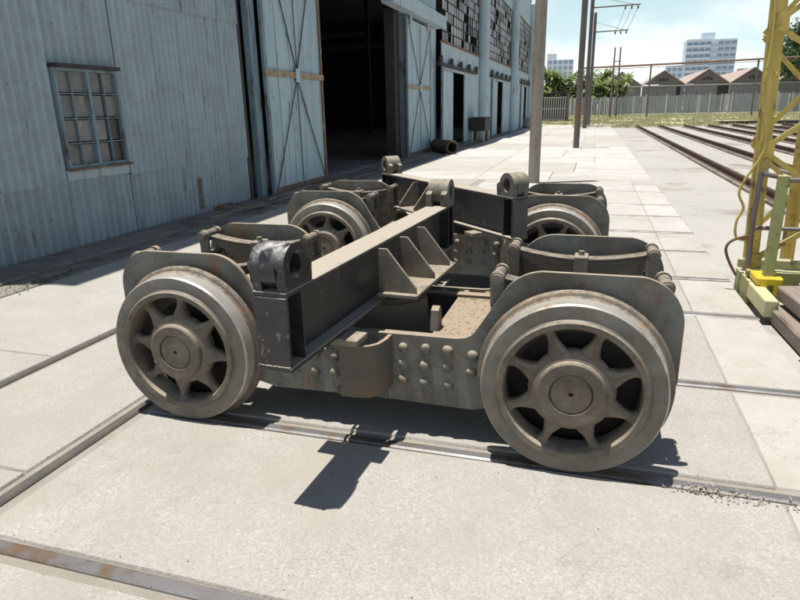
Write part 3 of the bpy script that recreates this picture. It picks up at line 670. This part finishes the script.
# things along the shed wall
def thing(name, label, cat, mb, mats, loc=(0, 0, 0), rot=(0, 0, 0), smooth=None, group=None):
    return tag(mb.build(name, mats, None, loc, rot, smooth), label, cat, group)
m = MB(); m.lathe([(.20, -.95), (.27, -.95), (.30, -.9), (.28, -.86), (.28, .86), (.30, .9), (.27, .95), (.20, .95)], 28, 'X')
thing('steel_pipe', 'short rusty steel pipe lying on the ground by the tall shed door', 'pipe', m, 'rust', (-5.25, 22.9, .245), (0, 0, R(-55)), 40).scale = (.85, .85, .85)
ct = tag(empty('tool_cart', (-5.35, 31.4, 0)), 'dark old tool cabinet on legs against the shed wall', 'cabinet')
m = MB(); m.box(-.35, .35, -.75, .75, .5, 1.1, bev=.02); m.build('body', 'dark_metal', ct)
m = MB(); m.box(-.4, .4, -.82, .82, 1.101, 1.14); m.build('top', 'rust', ct)
for x in (-.28, .28):
    for y in (-.65, 0, .65): m = MB(); m.box(x-.05, x+.05, y-.05, y+.05, 0, .5); m.build('leg', 'pale_post' if y else 'rust', ct)
m = MB()
bm = bmesh.new(); bmesh.ops.create_icosphere(bm, subdivisions=3, radius=1)
for v in bm.verts: v.co = Vector((v.co.x*.55, v.co.y*.8, max(-.5, v.co.z)*.5+.25+.05*math.sin(v.co.x*5+v.co.y*7)))
bm.verts.index_update(); m.add([v.co.copy() for v in bm.verts], [[v.index for v in f.verts] for f in bm.faces]); bm.free()
thing('filled_sack', 'pale filled sack slumped at the far corner of the shed', 'sack', m, 'sack', (-5.0, 51.5, 0), (0, 0, .4), 60)
# old planks lying in the shade at the shed foot
for k, (x, y, L, a) in enumerate(((-5.72, 11.2, 2.2, 3), (-5.55, 8.9, 1.5, -4), (-5.5, 12.9, 1.8, 5))):
    m = MB(); m.box(-.08, .08, -L/2, L/2, 0, .035, bev=.005)
    thing('plank', ['long old plank lying at the foot of the big sliding door', 'short weathered plank lying under the corrugated wall', 'plank lying just inside the tall dark doorway'][k], 'plank', m, 'old_timber', (x, y, .04), (0, 0, R(a)), group='planks along the shed foot')

# ================================================================== POLES
def pole(x, y, h, r0, r1, label, mat='pole_paint', lean=0., arm=None):
    p = tag(empty('utility_pole', (x, y, -.055)), label, 'pole', 'poles along the apron')
    m = MB(); m.tube([(0, 0, 0), (0, 0, .05), (0, 0, .051), (lean*h, 0, h)], [r0*1.02, r0*1.02, r0, r1], 20); m.build('shaft', mat, p, smooth=40)
    if arm:
        z, L = arm
        m = MB(); m.tube([(lean*z, 0, z), (lean*z+L, 0, z+.04)], .045, 8); m.tube([(lean*z, 0, z+.7), (lean*z+L*.85, 0, z+.08)], .014, 6); m.build('arm', 'dark_pole', p)
        for k in range(3):
            m = MB(); m.lathe([(0, -.22), (.035, -.22), (.07, -.16), (.035, -.12), (.07, -.07), (.03, -.03), (0, -.03)], 10, 'Z', False, c=(lean*z+L-.15-.4*k, 0, z)); m.build('insulator', 'dark_metal', p)
    return p
pole(-1.17, 13.85, 9.2, .122, .122, 'thick tan steel pole standing closest behind the bogies')
pole(-.60, 25.7, 8.8, .115, .105, 'dark slim pole, second along the apron from the bogies', 'dark_pole')
pole(-.62, 48, 9.3, .14, .12, 'dark pole with a long insulator arm at its top', 'dark_pole', arm=(8.0, 3.1))
pole(-.42, 54.5, 8.5, .13, .11, 'dark pole with a shorter lower insulator arm', 'dark_pole', arm=(7.1, 2.5))
for k, (zz, x0, y0) in enumerate(((7.82, 2.3, 48), (7.82, 1.9, 48), (7.82, 1.5, 48))):
    m = MB(); pts = []
    for i in range(17):
        t = i/16; pts.append((x0+(2.0-.4*k-x0-.15)*t, 48+6.5*t, zz-.95*t-.5*t*(1-t)))
    m.tube(pts, .012, 4)
    thing('overhead_wire', ['thin overhead wire joining the outermost insulators of the two arms', 'thin overhead wire joining the middle insulators of the two arms', 'thin overhead wire joining the innermost insulators of the two arms'][k], 'wire', m, 'dark_metal', group='wires between the insulator arms')

# ================================================================== YELLOW LATTICE TOWER
tw = tag(empty('lattice_tower', (1.40, 5.95, -.05)), 'weathered yellow steel lattice tower of a yard crane', 'crane tower')
def angle_leg(x, y, sx, sy, mat, lean=-.035, h=6., wd=.075):
    m = MB(); w = wd; t = .012
    prof = [(0, 0), (sx*w, 0), (sx*w, sy*t), (sx*t, sy*t), (sx*t, sy*w), (0, sy*w)]
    vs = [(x+p[0], y+p[1], .12) for p in prof]+[(x+p[0]+lean*h, y+p[1], h) for p in prof]; n = 6
    m.add(vs, [tuple(range(n)), tuple(range(2*n-1, n-1, -1))]+[(i, (i+1) % n, n+(i+1) % n, n+i) for i in range(n)])
    L = m.build('leg', mat, tw)
    rv = MB()
    for k in range(16):
        z = .5+k*.34; rv.lathe([(0, -.012), (.011, -.010), (.014, 0)], 8, 'Y', False, c=(x+sx*(.05+.028*(k % 2))+lean*z, y, z))
    rv.build('rivets', mat, L)
    return L
angle_leg(0, 0, 1, 1, 'yellow_paint'); angle_leg(.68, 0, -1, 1, 'yellow_paint', -.035); angle_leg(.165, 1.0, 1, -1, 'yellow_paint', -.035, wd=.05); angle_leg(.60, 1.0, -1, -1, 'yellow_paint', -.02, wd=.10)
def brace(a, b, mat='yellow_paint', w=.042):
    m = MB(); m.beam(a, b, w, .008, (0, 1, 0)); m.beam(Vector(a)+Vector((0, .024, .02)), Vector(b)+Vector((0, .024, .02)), .008, .05, (0, 1, 0)); m.build('brace', mat, tw)
for z in (.30, 1.27, 2.25, 3.2, 4.2):
    for y in (-.006, 1.006):
        xa, xb = (.02, .66) if y < 0 else (.15, .56)
        brace((xa-.035*z, y, z), (xb-.035*(z+.49), y, z+.47)); brace((xb-.035*z, y, z+.5), (xa-.035*(z+.97), y, z+.95))
    for x in (.69,):
        m = MB(); m.beam((x-.035*z, .04, z), (x-.035*(z+.9), .96, z+.9), .008, .05, (1, 0, 0)); m.build('brace', 'yellow_paint', tw)
    m = MB(); m.box(-.03-.035*z, .10-.035*z, -.016, -.008, z-.07, z+.07); m.build('gusset_plate', 'yellow_paint', tw)
# base frame
m = MB(); m.box(-.06, -.035, -.30, .16, .02, .2); m.box(-.06, .02, -.30, .16, .005, .02); m.build('base_channel', 'green_paint', tw)
m = MB(); m.box(-.034, .78, -.17, -.13, .03, .25); m.box(-.034, .78, -.13, -.06, .235, .25); m.build('base_channel', 'green_paint', tw)
m = MB(); m.box(.12, .70, .92, .98, .03, .11); m.build('base_channel', 'green_paint', tw)
m = MB(); m.box(-.03, .17, -.44, -.18, .20, .27, bev=.012); m.box(.0, .05, -.452, -.44, .13, .26); m.box(.10, .15, -.452, -.44, .13, .26); m.build('buffer_block', 'bright_yellow', tw)
m = MB(); m.box(-.055, .045, -.85, -.19, .06, .195, bev=.008); m.build('outrigger', 'cream_paint', tw)
m = MB(); m.prism([(.02, .26), (.14, .26), (.20, .55), (.02, .75)], 0, .50, .515, mat=Matrix.Translation((0, -.5, 0))); m.prism([(-.5, .02), (.1, .02), (.1, .5), (.0, .5)], 0, .35, .362, mat=Matrix.Translation((0, -.3, 0))); m.build('side_gusset', 'green_paint', tw)
m = MB(); m.box(.34, .8, -.95, -.2, .02, .20, bev=.02); m.build('axle_housing', 'green_paint', tw)
# short control post with pipe rails
m = MB(); m.box(.03, .105, -.39, -.32, .252, 1.09, bev=.006); m.build('post', 'green_paint', tw)
m = MB(); m.tube([(-.02, -.03, 1.07), (.06, -.33, 1.07)], .02, 10); m.tube([(.06, -.355, 1.05), (.85, -.40, 1.07)], .022, 10); m.tube([(-.05, -.1, .62), (.85, -.25, .64)], .018, 10); m.build('pipe_rail', 'pipe_grey', tw, smooth=40)
m = MB(); m.tube([(-.05, -.16, 1.10), (-.06, -.17, .66), (-.05, -.18, .3)], .022, 8); m.build('pipe_rail', 'pipe_grey', tw, smooth=40)
# bent conduit looping off the leg
def smooth_path(p, n=6):
    p = [Vector(q) for q in p]; out = []
    for i in range(len(p)-1):
        p0, p1, p2, p3 = p[max(i-1, 0)], p[i], p[i+1], p[min(i+2, len(p)-1)]
        for k in range(n):
            t = k/n; out.append(.5*((2*p1)+(-p0+p2)*t+(2*p0-5*p1+4*p2-p3)*t*t+(-p0+3*p1-3*p2+p3)*t**3))
    return out+[p[-1]]
m = MB(); m.tube(smooth_path([(-.12, -.03, 2.6), (-.09, -.04, 2.1), (-.10, -.05, 1.7), (-.03, -.05, 1.35), (-.05, -.05, 1.2), (-.14, -.05, 1.02), (-.17, -.05, .9), (-.12, -.05, .78), (-.16, -.05, .66), (-.14, -.05, .52), (-.02, -.05, .5)]), .011, 8); m.build('conduit', 'yellow_paint', tw, smooth=60)
m = MB(); m.tube(smooth_path([(-.01, -.05, .55), (-.16, -.05, .5), (-.21, -.04, .42), (-.17, -.04, .3), (-.10, -.04, .18)]), .012, 8); m.build('hose', 'rust_trim', tw, smooth=60)
# timber packing
for k, (x, y, z, L, a, w) in enumerate(((1.60, 4.78, .165, 1.05, 4, .19), (1.56, 4.12, .06, .6, 8, .24), (1.50, 4.8, .02, .9, 2, .16), (1.78, 4.1, .06, .7, 4, .16))):
    m = MB(); m.box(-w/2, w/2, -L/2, L/2, -.055, .055, bev=.008)
    thing('timber_block', ['long grey timber lying on the cream outrigger of the tower', 'squared timber end at the slab edge before the tower', 'lowest timber packed under the cream outrigger', 'timber lying beside the squared end, away from the slabs'][k], 'timber', m, 'old_timber', (x, y, z), (0, R(-3), R(a)), group='timber packing at the tower foot')

# ================================================================== FAR YARD
m = MB(); m.add([(-1.4, 50, 0), (2.5, 50.2, 0), (8, 52, 0), (17, 55, 0), (60, 57, 0), (60, 111, 0), (-12, 111, 0), (-9, 66, 0), (-3.5, 56, 0)], [tuple(range(9))])
tag(m.build('grass_verge', 'grass_ground', loc=(0, 0, -.035)), 'dry grassy verge before the palisade fence', 'verge', kind='structure')
m = MB()
for k in range(40000):
    x = rnd.uniform(-8, 42); y = 50.3+59*rnd.random()**1.3
    if y < 50.3+max(0, (x-2)*.3) or (x < -1.5 and y < 56-(x+1.5)*1.4): continue
    if math.sin(x*.9+y*.3)+math.sin(x*.37-y*.5+1) < -1.1: continue
    h = rnd.uniform(.05, .22); a = rnd.uniform(0, math.pi); w = rnd.uniform(.03, .09); dx, dy = math.cos(a)*w, math.sin(a)*w
    lx, ly = rnd.uniform(-.08, .08), rnd.uniform(-.08, .08)
    m.add([(x-dx, y-dy, 0), (x+dx, y+dy, 0), (x+lx, y+ly, h)], [(0, 1, 2)])
tag(m.build('grass', 'grass_blade', loc=(0, 0, -.034)), 'dry yellow green grass on the verge', 'grass', kind='stuff')
m = MB(); m.box(9.3, 15.6, 54.2, 54.7, -.06, .2); m.box(15.61, 24, 54.5, 55.0, -.06, .16)
thing('low_wall', 'dark low broken wall along the front of the grass verge', 'wall', m, 'dark_metal')
# palisade fence
fn = tag(empty('palisade_fence', (0, 110, -.05)), 'long grey palisade fence behind the grass verge', 'fence')
m = MB()
x = -14.
while x < 48:
    h = 2.9+rnd.uniform(-.12, .08); w = .085
    m.prism([(x-w, .08), (x+w, .08), (x+w, h-.12), (x, h), (x-w, h-.12)], 1, -.02, .02, mi=1 if rnd.random() < .14 else 0); x += .255
tag(m.build('pickets', ['fence_wood', 'pale_post'], fn), kind='stuff')
m = MB(); m.box(-14, 48, .022, .08, .5, .6); m.box(-14, 48, .022, .08, 2.3, 2.4); m.build('fence_rail', 'fence_wood', fn)
for k in range(21):
    m = MB(); m.box(-.07, .07, -.12, -.021, 0, 3.1); m.build('post', 'pale_post' if k % 3 else 'fence_wood', fn, (-14+3.1*k, 0, 0))
# lean-to with a barred gate
ln = tag(empty('lean_to_shed', (-4.9, 72, -.05)), 'small dark lean-to shed with a white barred gate beyond the blue shed', 'shed')
m = MB(); m.prism([(-2.3, 2.62), (2.25, 3.05), (2.25, 3.2), (-2.3, 2.78)], 1, -.4, 4.2); m.build('roof', 'dark_metal', ln)
m = MB(); m.box(-2.1, -1.9, 0, 4, 0, 2.7); m.box(1.9, 2.1, 0, 4, 0, 3.0); m.box(-1.9, 1.9, 3.9, 4, 0, 2.75); m.build('wall', 'dark_pole', ln)
gt = link('gate', None, ln, (0, 0, 0))
m = MB(); m.box(-1.89, 1.89, -.03, .03, .15, .23); m.box(-1.89, 1.89, -.03, .03, 1.3, 1.38); m.box(-1.89, 1.89, -.03, .03, 2.45, 2.53); m.build('gate_rail', 'pale_post', gt)
for k in range(16):
    m = MB(); m.box(-.05, .05, -.05, -.031, .1, 2.6); m.build('bar', 'pale_post', gt, (-1.8+.24*k, 0, 0))
# overhead pipe on trestles
pg = tag(empty('pipe_gantry', (0, 85, -.05)), 'long thin overhead pipe carried on slim posts above the fence', 'pipe gantry')
m = MB(); m.tube([(-2, 0, 6.05), (10, 0, 6.2), (24, 0, 6.45), (34, 0, 6.55)], .11, 8); m.tube([(-2, 0, 5.75), (10, 0, 5.95), (24, 0, 6.2), (34, 0, 6.3)], .035, 6); m.build('pipe', 'rust_trim', pg)
for x in (-1.9, 6.2, 17.8, 28.5):
    m = MB(); m.box(x-.09, x+.09, -.09, .09, 0, 6.0+.016*x); m.build('post', 'dark_pole', pg)
pf = tag(empty('portal_mast', (2.35, 90, -.05)), 'slim twin-legged portal mast in front of the banana plants', 'mast')
for x in (-.38, .38): m = MB(); m.tube([(x, 0, 0), (x*.9, 0, 8.7)], [.13, .09], 8); m.build('mast_leg', 'dark_pole', pf)
for z in (7.0, 3.0): m = MB(); m.beam((-.38, 0, z), (.38, 0, z), .08, .1); m.build('cross_bar', 'dark_pole', pf)

# brick-red gabled warehouses beyond the fence: one thing each
labs = ['gabled warehouse with a red roof just right of the portal mast', 'gabled warehouse with one narrow dark door in its front', 'gabled warehouse with a wide dark doorway', 'gabled warehouse partly hidden behind the yellow tower', 'gabled warehouse behind the yellow tower bracing', 'gabled warehouse in line beyond the yellow tower']
for k in range(6):
    xc = 4.3+7.15*k
    wh_ = tag(empty('warehouse', (xc, 125, -.05)), labs[k], 'warehouse', 'row of gabled warehouses')
    m = MB()
    d0, d1 = ((-.6, .6) if k != 1 else (2.2, 2.9)) if k != 2 else (1.7, 3.5)
    if k in (1, 2):
        m.box(-3.5, d0, 0, .3, 0, 4.7); m.box(d1, 3.5, 0, .3, 0, 4.7)
        if k == 2: m.box(d0, d1, 0, .3, 4.45, 4.7)
        q = MB(); q.box(d0, d1, .2, .25, 0, 4.5); q.build('doorway', 'dark_metal', wh_)
    else: m.box(-3.5, 3.5, 0, .3, 0, 4.7)
    m.build('wall', 'grey_shed_wall', wh_)
    m = MB(); m.prism([(-3.3, 4.9), (3.3, 4.9), (0, 7.05)], 1, .0, .25); gb = m.build('gable', 'brown_gable', wh_)
    for q in (-.55, 0, .55):
        m = MB(); m.box(q-.2, q+.2, -.03, -.002, 5.45, 5.95-abs(q)*.25); m.build('vent', 'dark_metal', gb)
    m = MB(); m.prism([(-3.574, 4.75), (0, 7.15), (0, 7.32), (-3.574, 4.92)], 1, -.25, 34); m.prism([(3.574, 4.75), (0, 7.15), (0, 7.32), (3.574, 4.92)], 1, -.25, 34); m.build('roof', 'red_roof', wh_)
    m = MB(); m.box(-3.57, 3.57, -.9, -.06, 4.55, 4.75); m.build('canopy', 'fascia', wh_)
# hipped red roof behind, filling the valleys
# tall slab block
tb = tag(empty('tower_block', (66.7, 450, 0)), 'tall pale slab tower block with banded balconies on the skyline', 'building')
m = MB(); m.box(-14.4, 14.4, 0, 14, 0, 39); m.build('wall', 'tower_wall', tb)
m = MB(); m.box(-5.6, 1.8, 2, 10, 39.01, 43); m.build('lift_house', 'tower_wall', tb)
for f_ in range(10):
    z = 2.4+3.65*f_
    for s in range(8):
        x0 = -14.1+3.55*s
        if s == 4: continue
        m = MB(); m.box(x0+.3, x0+3.2, -.06, -.01, z+.9, z+2.5); m.build('window', 'tower_glass', tb)
    m = MB(); m.box(-14.4, 14.4, -1.3, -.08, z+3.0, z+3.35); m.build('balcony_slab', 'tower_wall', tb)
    m = MB(); m.box(-14.4, -.4, -1.3, -1.2, z+3.36, z+4.1); m.build('balcony_front', 'tower_wall', tb)
m = MB(); m.box(-24.5, -14.5, 2, 12, 0, 24.3); wg = m.build('wing', 'tower_wall', tb)
for f_ in range(6):
    for s in range(3):
        m = MB(); m.box(-24+3.2*s, -21.6+3.2*s, 1.92, 1.99, 3.2+3.6*f_, 5.3+3.6*f_); m.build('window', 'tower_glass', wg)
m = MB(); m.box(-11.5, -5.5, -42, -34, 0, 17.5); m.box(10.5, 15.5, -42, -34, 0, 19.5); m.box(-5.5, 10.5, -40, -36, 0, 13)
thing('tan_building', 'tan low building standing below the tall tower block', 'building', m, 'tan_wall', (66, 450, 0))
ho = tag(empty('hillside_block', (-22, 400, 0)), 'small pale block of flats far behind the banana plants', 'building')
m = MB(); m.box(-7, 8, 0, 10, 0, 27.5); m.box(-7, -2, 0, 9, 27.51, 31); m.build('wall', 'tower_wall', ho)
for f_ in range(8):
    for s in range(5): m = MB(); m.box(-6.4+3*s, -4.2+3*s, -.06, -.01, 2+3.3*f_, 4.1+3.3*f_); m.build('window', 'tower_glass', ho)
bb = tag(empty('blue_building', (-15.4, 160, 0)), 'tall blue building just past the end of the shed', 'building')
m = MB(); m.box(-6, 1.35, 0, 12, 0, 23.6); m.build('wall', 'blue_block', bb); m = MB(); m.box(-6.1, 1.45, -.1, 12.1, 23.61, 24.1); m.build('parapet', 'tower_wall', bb)
for f_ in range(6):
    for s in range(3): m = MB(); m.box(-4.8+2.1*s, -3.6+2.1*s, -.05, -.01, 3+3.4*f_, 4.6+3.4*f_); m.build('window', 'tower_glass', bb)

# ------------------------------------------------------------------ plants
def banana(x, y, h, label, seed):
    r = random.Random(seed); p = tag(empty('banana_plant', (x, y, -.05)), label, 'plant', 'banana plants behind the fence')
    m = MB(); tips = []
    for k in range(r.randint(6, 8)):
        bx, by = r.uniform(-1.3, 1.3), r.uniform(-.5, .5); hh = h*r.uniform(.35, .75); m.tube([(bx, by, 0), (bx*1.2, by*1.2, hh*.6), (bx*1.5, by*1.5, hh)], [.2, .16, .09], 8); tips.append((bx*1.5, by*1.5, hh))
    m.build('trunk', 'bark', p)
    m = MB()
    for tx, ty, tz in tips:
        for k in range(r.randint(20, 26)):
            a = r.uniform(0, 6.283); L = h*r.uniform(.28, .42); e = r.uniform(.25, 1.35); n = 7; vs = []; w0 = r.uniform(.12, .24)
            px, pz = 0., 0.; ang = e
            for i in range(n+1):
                t = i/n; w = w0*math.sin(math.pi*min(1, .08+t*.92))**.6
                cx, cy, cz = tx+px*math.cos(a), ty+px*math.sin(a), tz+pz
                vs += [(cx-w*math.sin(a), cy+w*math.cos(a), cz-.12*w), (cx, cy, cz), (cx+w*math.sin(a), cy-w*math.cos(a), cz-.12*w)]
                px += L/n*math.cos(ang); pz += L/n*math.sin(ang); ang -= r.uniform(.12, .30)
            m.add(vs, [(3*i+j, 3*i+j+1, 3*i+j+4, 3*i+j+3) for i in range(n) for j in (0, 1)])
    m.build('crown', 'leaf_banana', p)
bl = ['banana plant rising behind the lean-to shed roof', 'tall banana plant between the lean-to shed and dark pole', 'banana plant crossing behind the two far poles', 'banana plant just past the two far poles', 'leafy banana plant midway along the plantation', 'banana plant with spreading leaves before the portal mast', 'banana plant partly behind the portal mast', 'last banana plant beside the first warehouse', 'low banana plant in front of the others by the lean-to', 'low banana plant in front of the others near the dark pole', 'low banana plant in front of the others by the twin poles', 'low banana plant in front of the others near the portal mast']
for k in range(4): banana(-7.2+3.1*k, 112.3+.5*(k % 2), 5.2+.4*(k % 2), bl[8+k], 80+k)
for k in range(8): banana(-8.3+1.72*k, 114+rnd.uniform(-1.5, 3), rnd.uniform(7.6, 9.0) if k != 7 else 7.0, bl[k], 40+k)
def leaf_tree(x, y, h, cr_, label, seed, mat='leaf_dark', n=14000):
    r = random.Random(seed); p = tag(empty('broadleaf_tree', (x, y, -.05)), label, 'tree', 'trees beyond the fence')
    m = MB(); m.tube([(0, 0, 0), (.1, 0, h*.2), (.0, .1, h*.45)], [.5, .38, .28], 10); cl = []
    for k in range(26):
        a = r.uniform(0, 6.283); e = r.uniform(-.3, 1.3); d = cr_*r.uniform(.45, .95)
        c = Vector((math.cos(a)*math.cos(e)*d, math.sin(a)*math.cos(e)*d, h*.58+math.sin(e)*d*.75)); cl.append((c, r.uniform(.22, .42)*cr_))
        if k % 2: m.tube([(0, 0, h*.35), tuple(c*.5+Vector((0, 0, h*.2))), tuple(c)], [.18, .1, .04], 6)
    m.build('trunk', 'bark', p)
    for mt, part in ((mat, 0), ('leaf_mid', 1)):
        m = MB()
        for k in range(n//2):
            c, rr = r.choice(cl); v = Vector((r.gauss(0, 1), r.gauss(0, 1), r.gauss(0, 1))).normalized()*rr*r.random()**.4; q = c+v
            nrm = (v.normalized()+Vector((r.uniform(-.8, .8), r.uniform(-.8, .8), r.uniform(-.3, .9)))).normalized(); t = nrm.orthogonal().normalized(); t2 = nrm.cross(t); an = r.uniform(0, 6.28); u = t*math.cos(an)+t2*math.sin(an); w = nrm.cross(u); s = r.uniform(.13, .30)
            m.add([q-u*s, q-w*s*.5, q+u*s, q+w*s*.5], [(0, 1, 2, 3)])
        m.build('crown', mt, p)
leaf_tree(31.5, 116, 14, 6.6, 'big leafy tree behind the yellow lattice tower', 3)
leaf_tree(42, 118, 13, 6, 'leafy tree further along the fence past the tower', 5)

# ================================================================== SMALL LITTER
m = MB()
for bx, by in ((-1.015, 3.16), (-1.27, 5.68)):
    for k in range(700):
        sx = rnd.choice((-1, 1)); x = bx+sx*(.31+.27*rnd.random()); y = by+rnd.choice((-1, 1))*.33*(1-rnd.random()**2.2); q = rnd.uniform(.002, .008)
        m.add([(x+q*rnd.uniform(.5, 1), y, 0), (x+q*.2, y+q, 0), (x-q, y-q*.4, 0), (x+rnd.uniform(-.3, .3)*q, y, q*.45)], [(0, 1, 3), (1, 2, 3), (2, 0, 3)])
tag(m.build('caked_dirt', 'deck_dirt', loc=(0, 0, .5055)), 'crumbs of caked dirt lying on the bogie deck plates', 'dirt', kind='stuff')
m = MB()
for k in range(190):
    x = .62+rnd.gauss(0, .11)+(.5*rnd.random() if k % 5 == 0 else 0); y = 2.55+rnd.gauss(0, .022); a = rnd.uniform(0, 6.28); s = rnd.uniform(.003, .011); z = .002+rnd.random()*.014
    m.add([(x-s*math.cos(a), y-s*math.sin(a), z), (x+s*.5*math.sin(a), y-s*.5*math.cos(a), z+.004), (x+s*math.cos(a), y+s*math.sin(a), z+rnd.uniform(0, .012)), (x-s*.5*math.sin(a), y+s*.5*math.cos(a), z)], [(0, 1, 2, 3)])
tag(m.build('leaf_litter', 'dry_leaf'), 'dry leaf litter gathered on the rail beside the front wheel', 'litter', kind='stuff')
m = MB()
for k in range(420):
    if rnd.random() < .85: yr = rnd.choice(XR[1:5]); x = rnd.uniform(-2.2, 1.3); y = yr+rnd.gauss(0, .09)
    else: x = rnd.uniform(-5, 1.3); y = rnd.uniform(1, 8)
    s = rnd.uniform(.0015, .0045)
    m.add([(x+s*rnd.uniform(.6, 1), y, 0), (x, y+s, 0), (x-s, y-s*.4, 0), (x, y, s*1.1)], [(0, 1, 3), (1, 2, 3), (2, 0, 3)])
tag(m.build('grit', 'dirt'), 'loose grit scattered over the concrete and along the rails', 'grit', kind='stuff')
m = MB()
for k in range(160):
    x = -5.22+rnd.gauss(0, .05); y = 4.75+rnd.gauss(0, .3); h = rnd.uniform(.015, .06); a = rnd.uniform(0, 6.28); w = .006
    m.add([(x-w*math.cos(a), y-w*math.sin(a), 0), (x+w*math.cos(a), y+w*math.sin(a), 0), (x+rnd.uniform(-.05, .05), y+rnd.uniform(-.05, .05), h)], [(0, 1, 2)])
tag(m.build('weeds', 'leaf_mid'), 'low green weeds at the foot of the shed wall', 'weeds', kind='stuff')
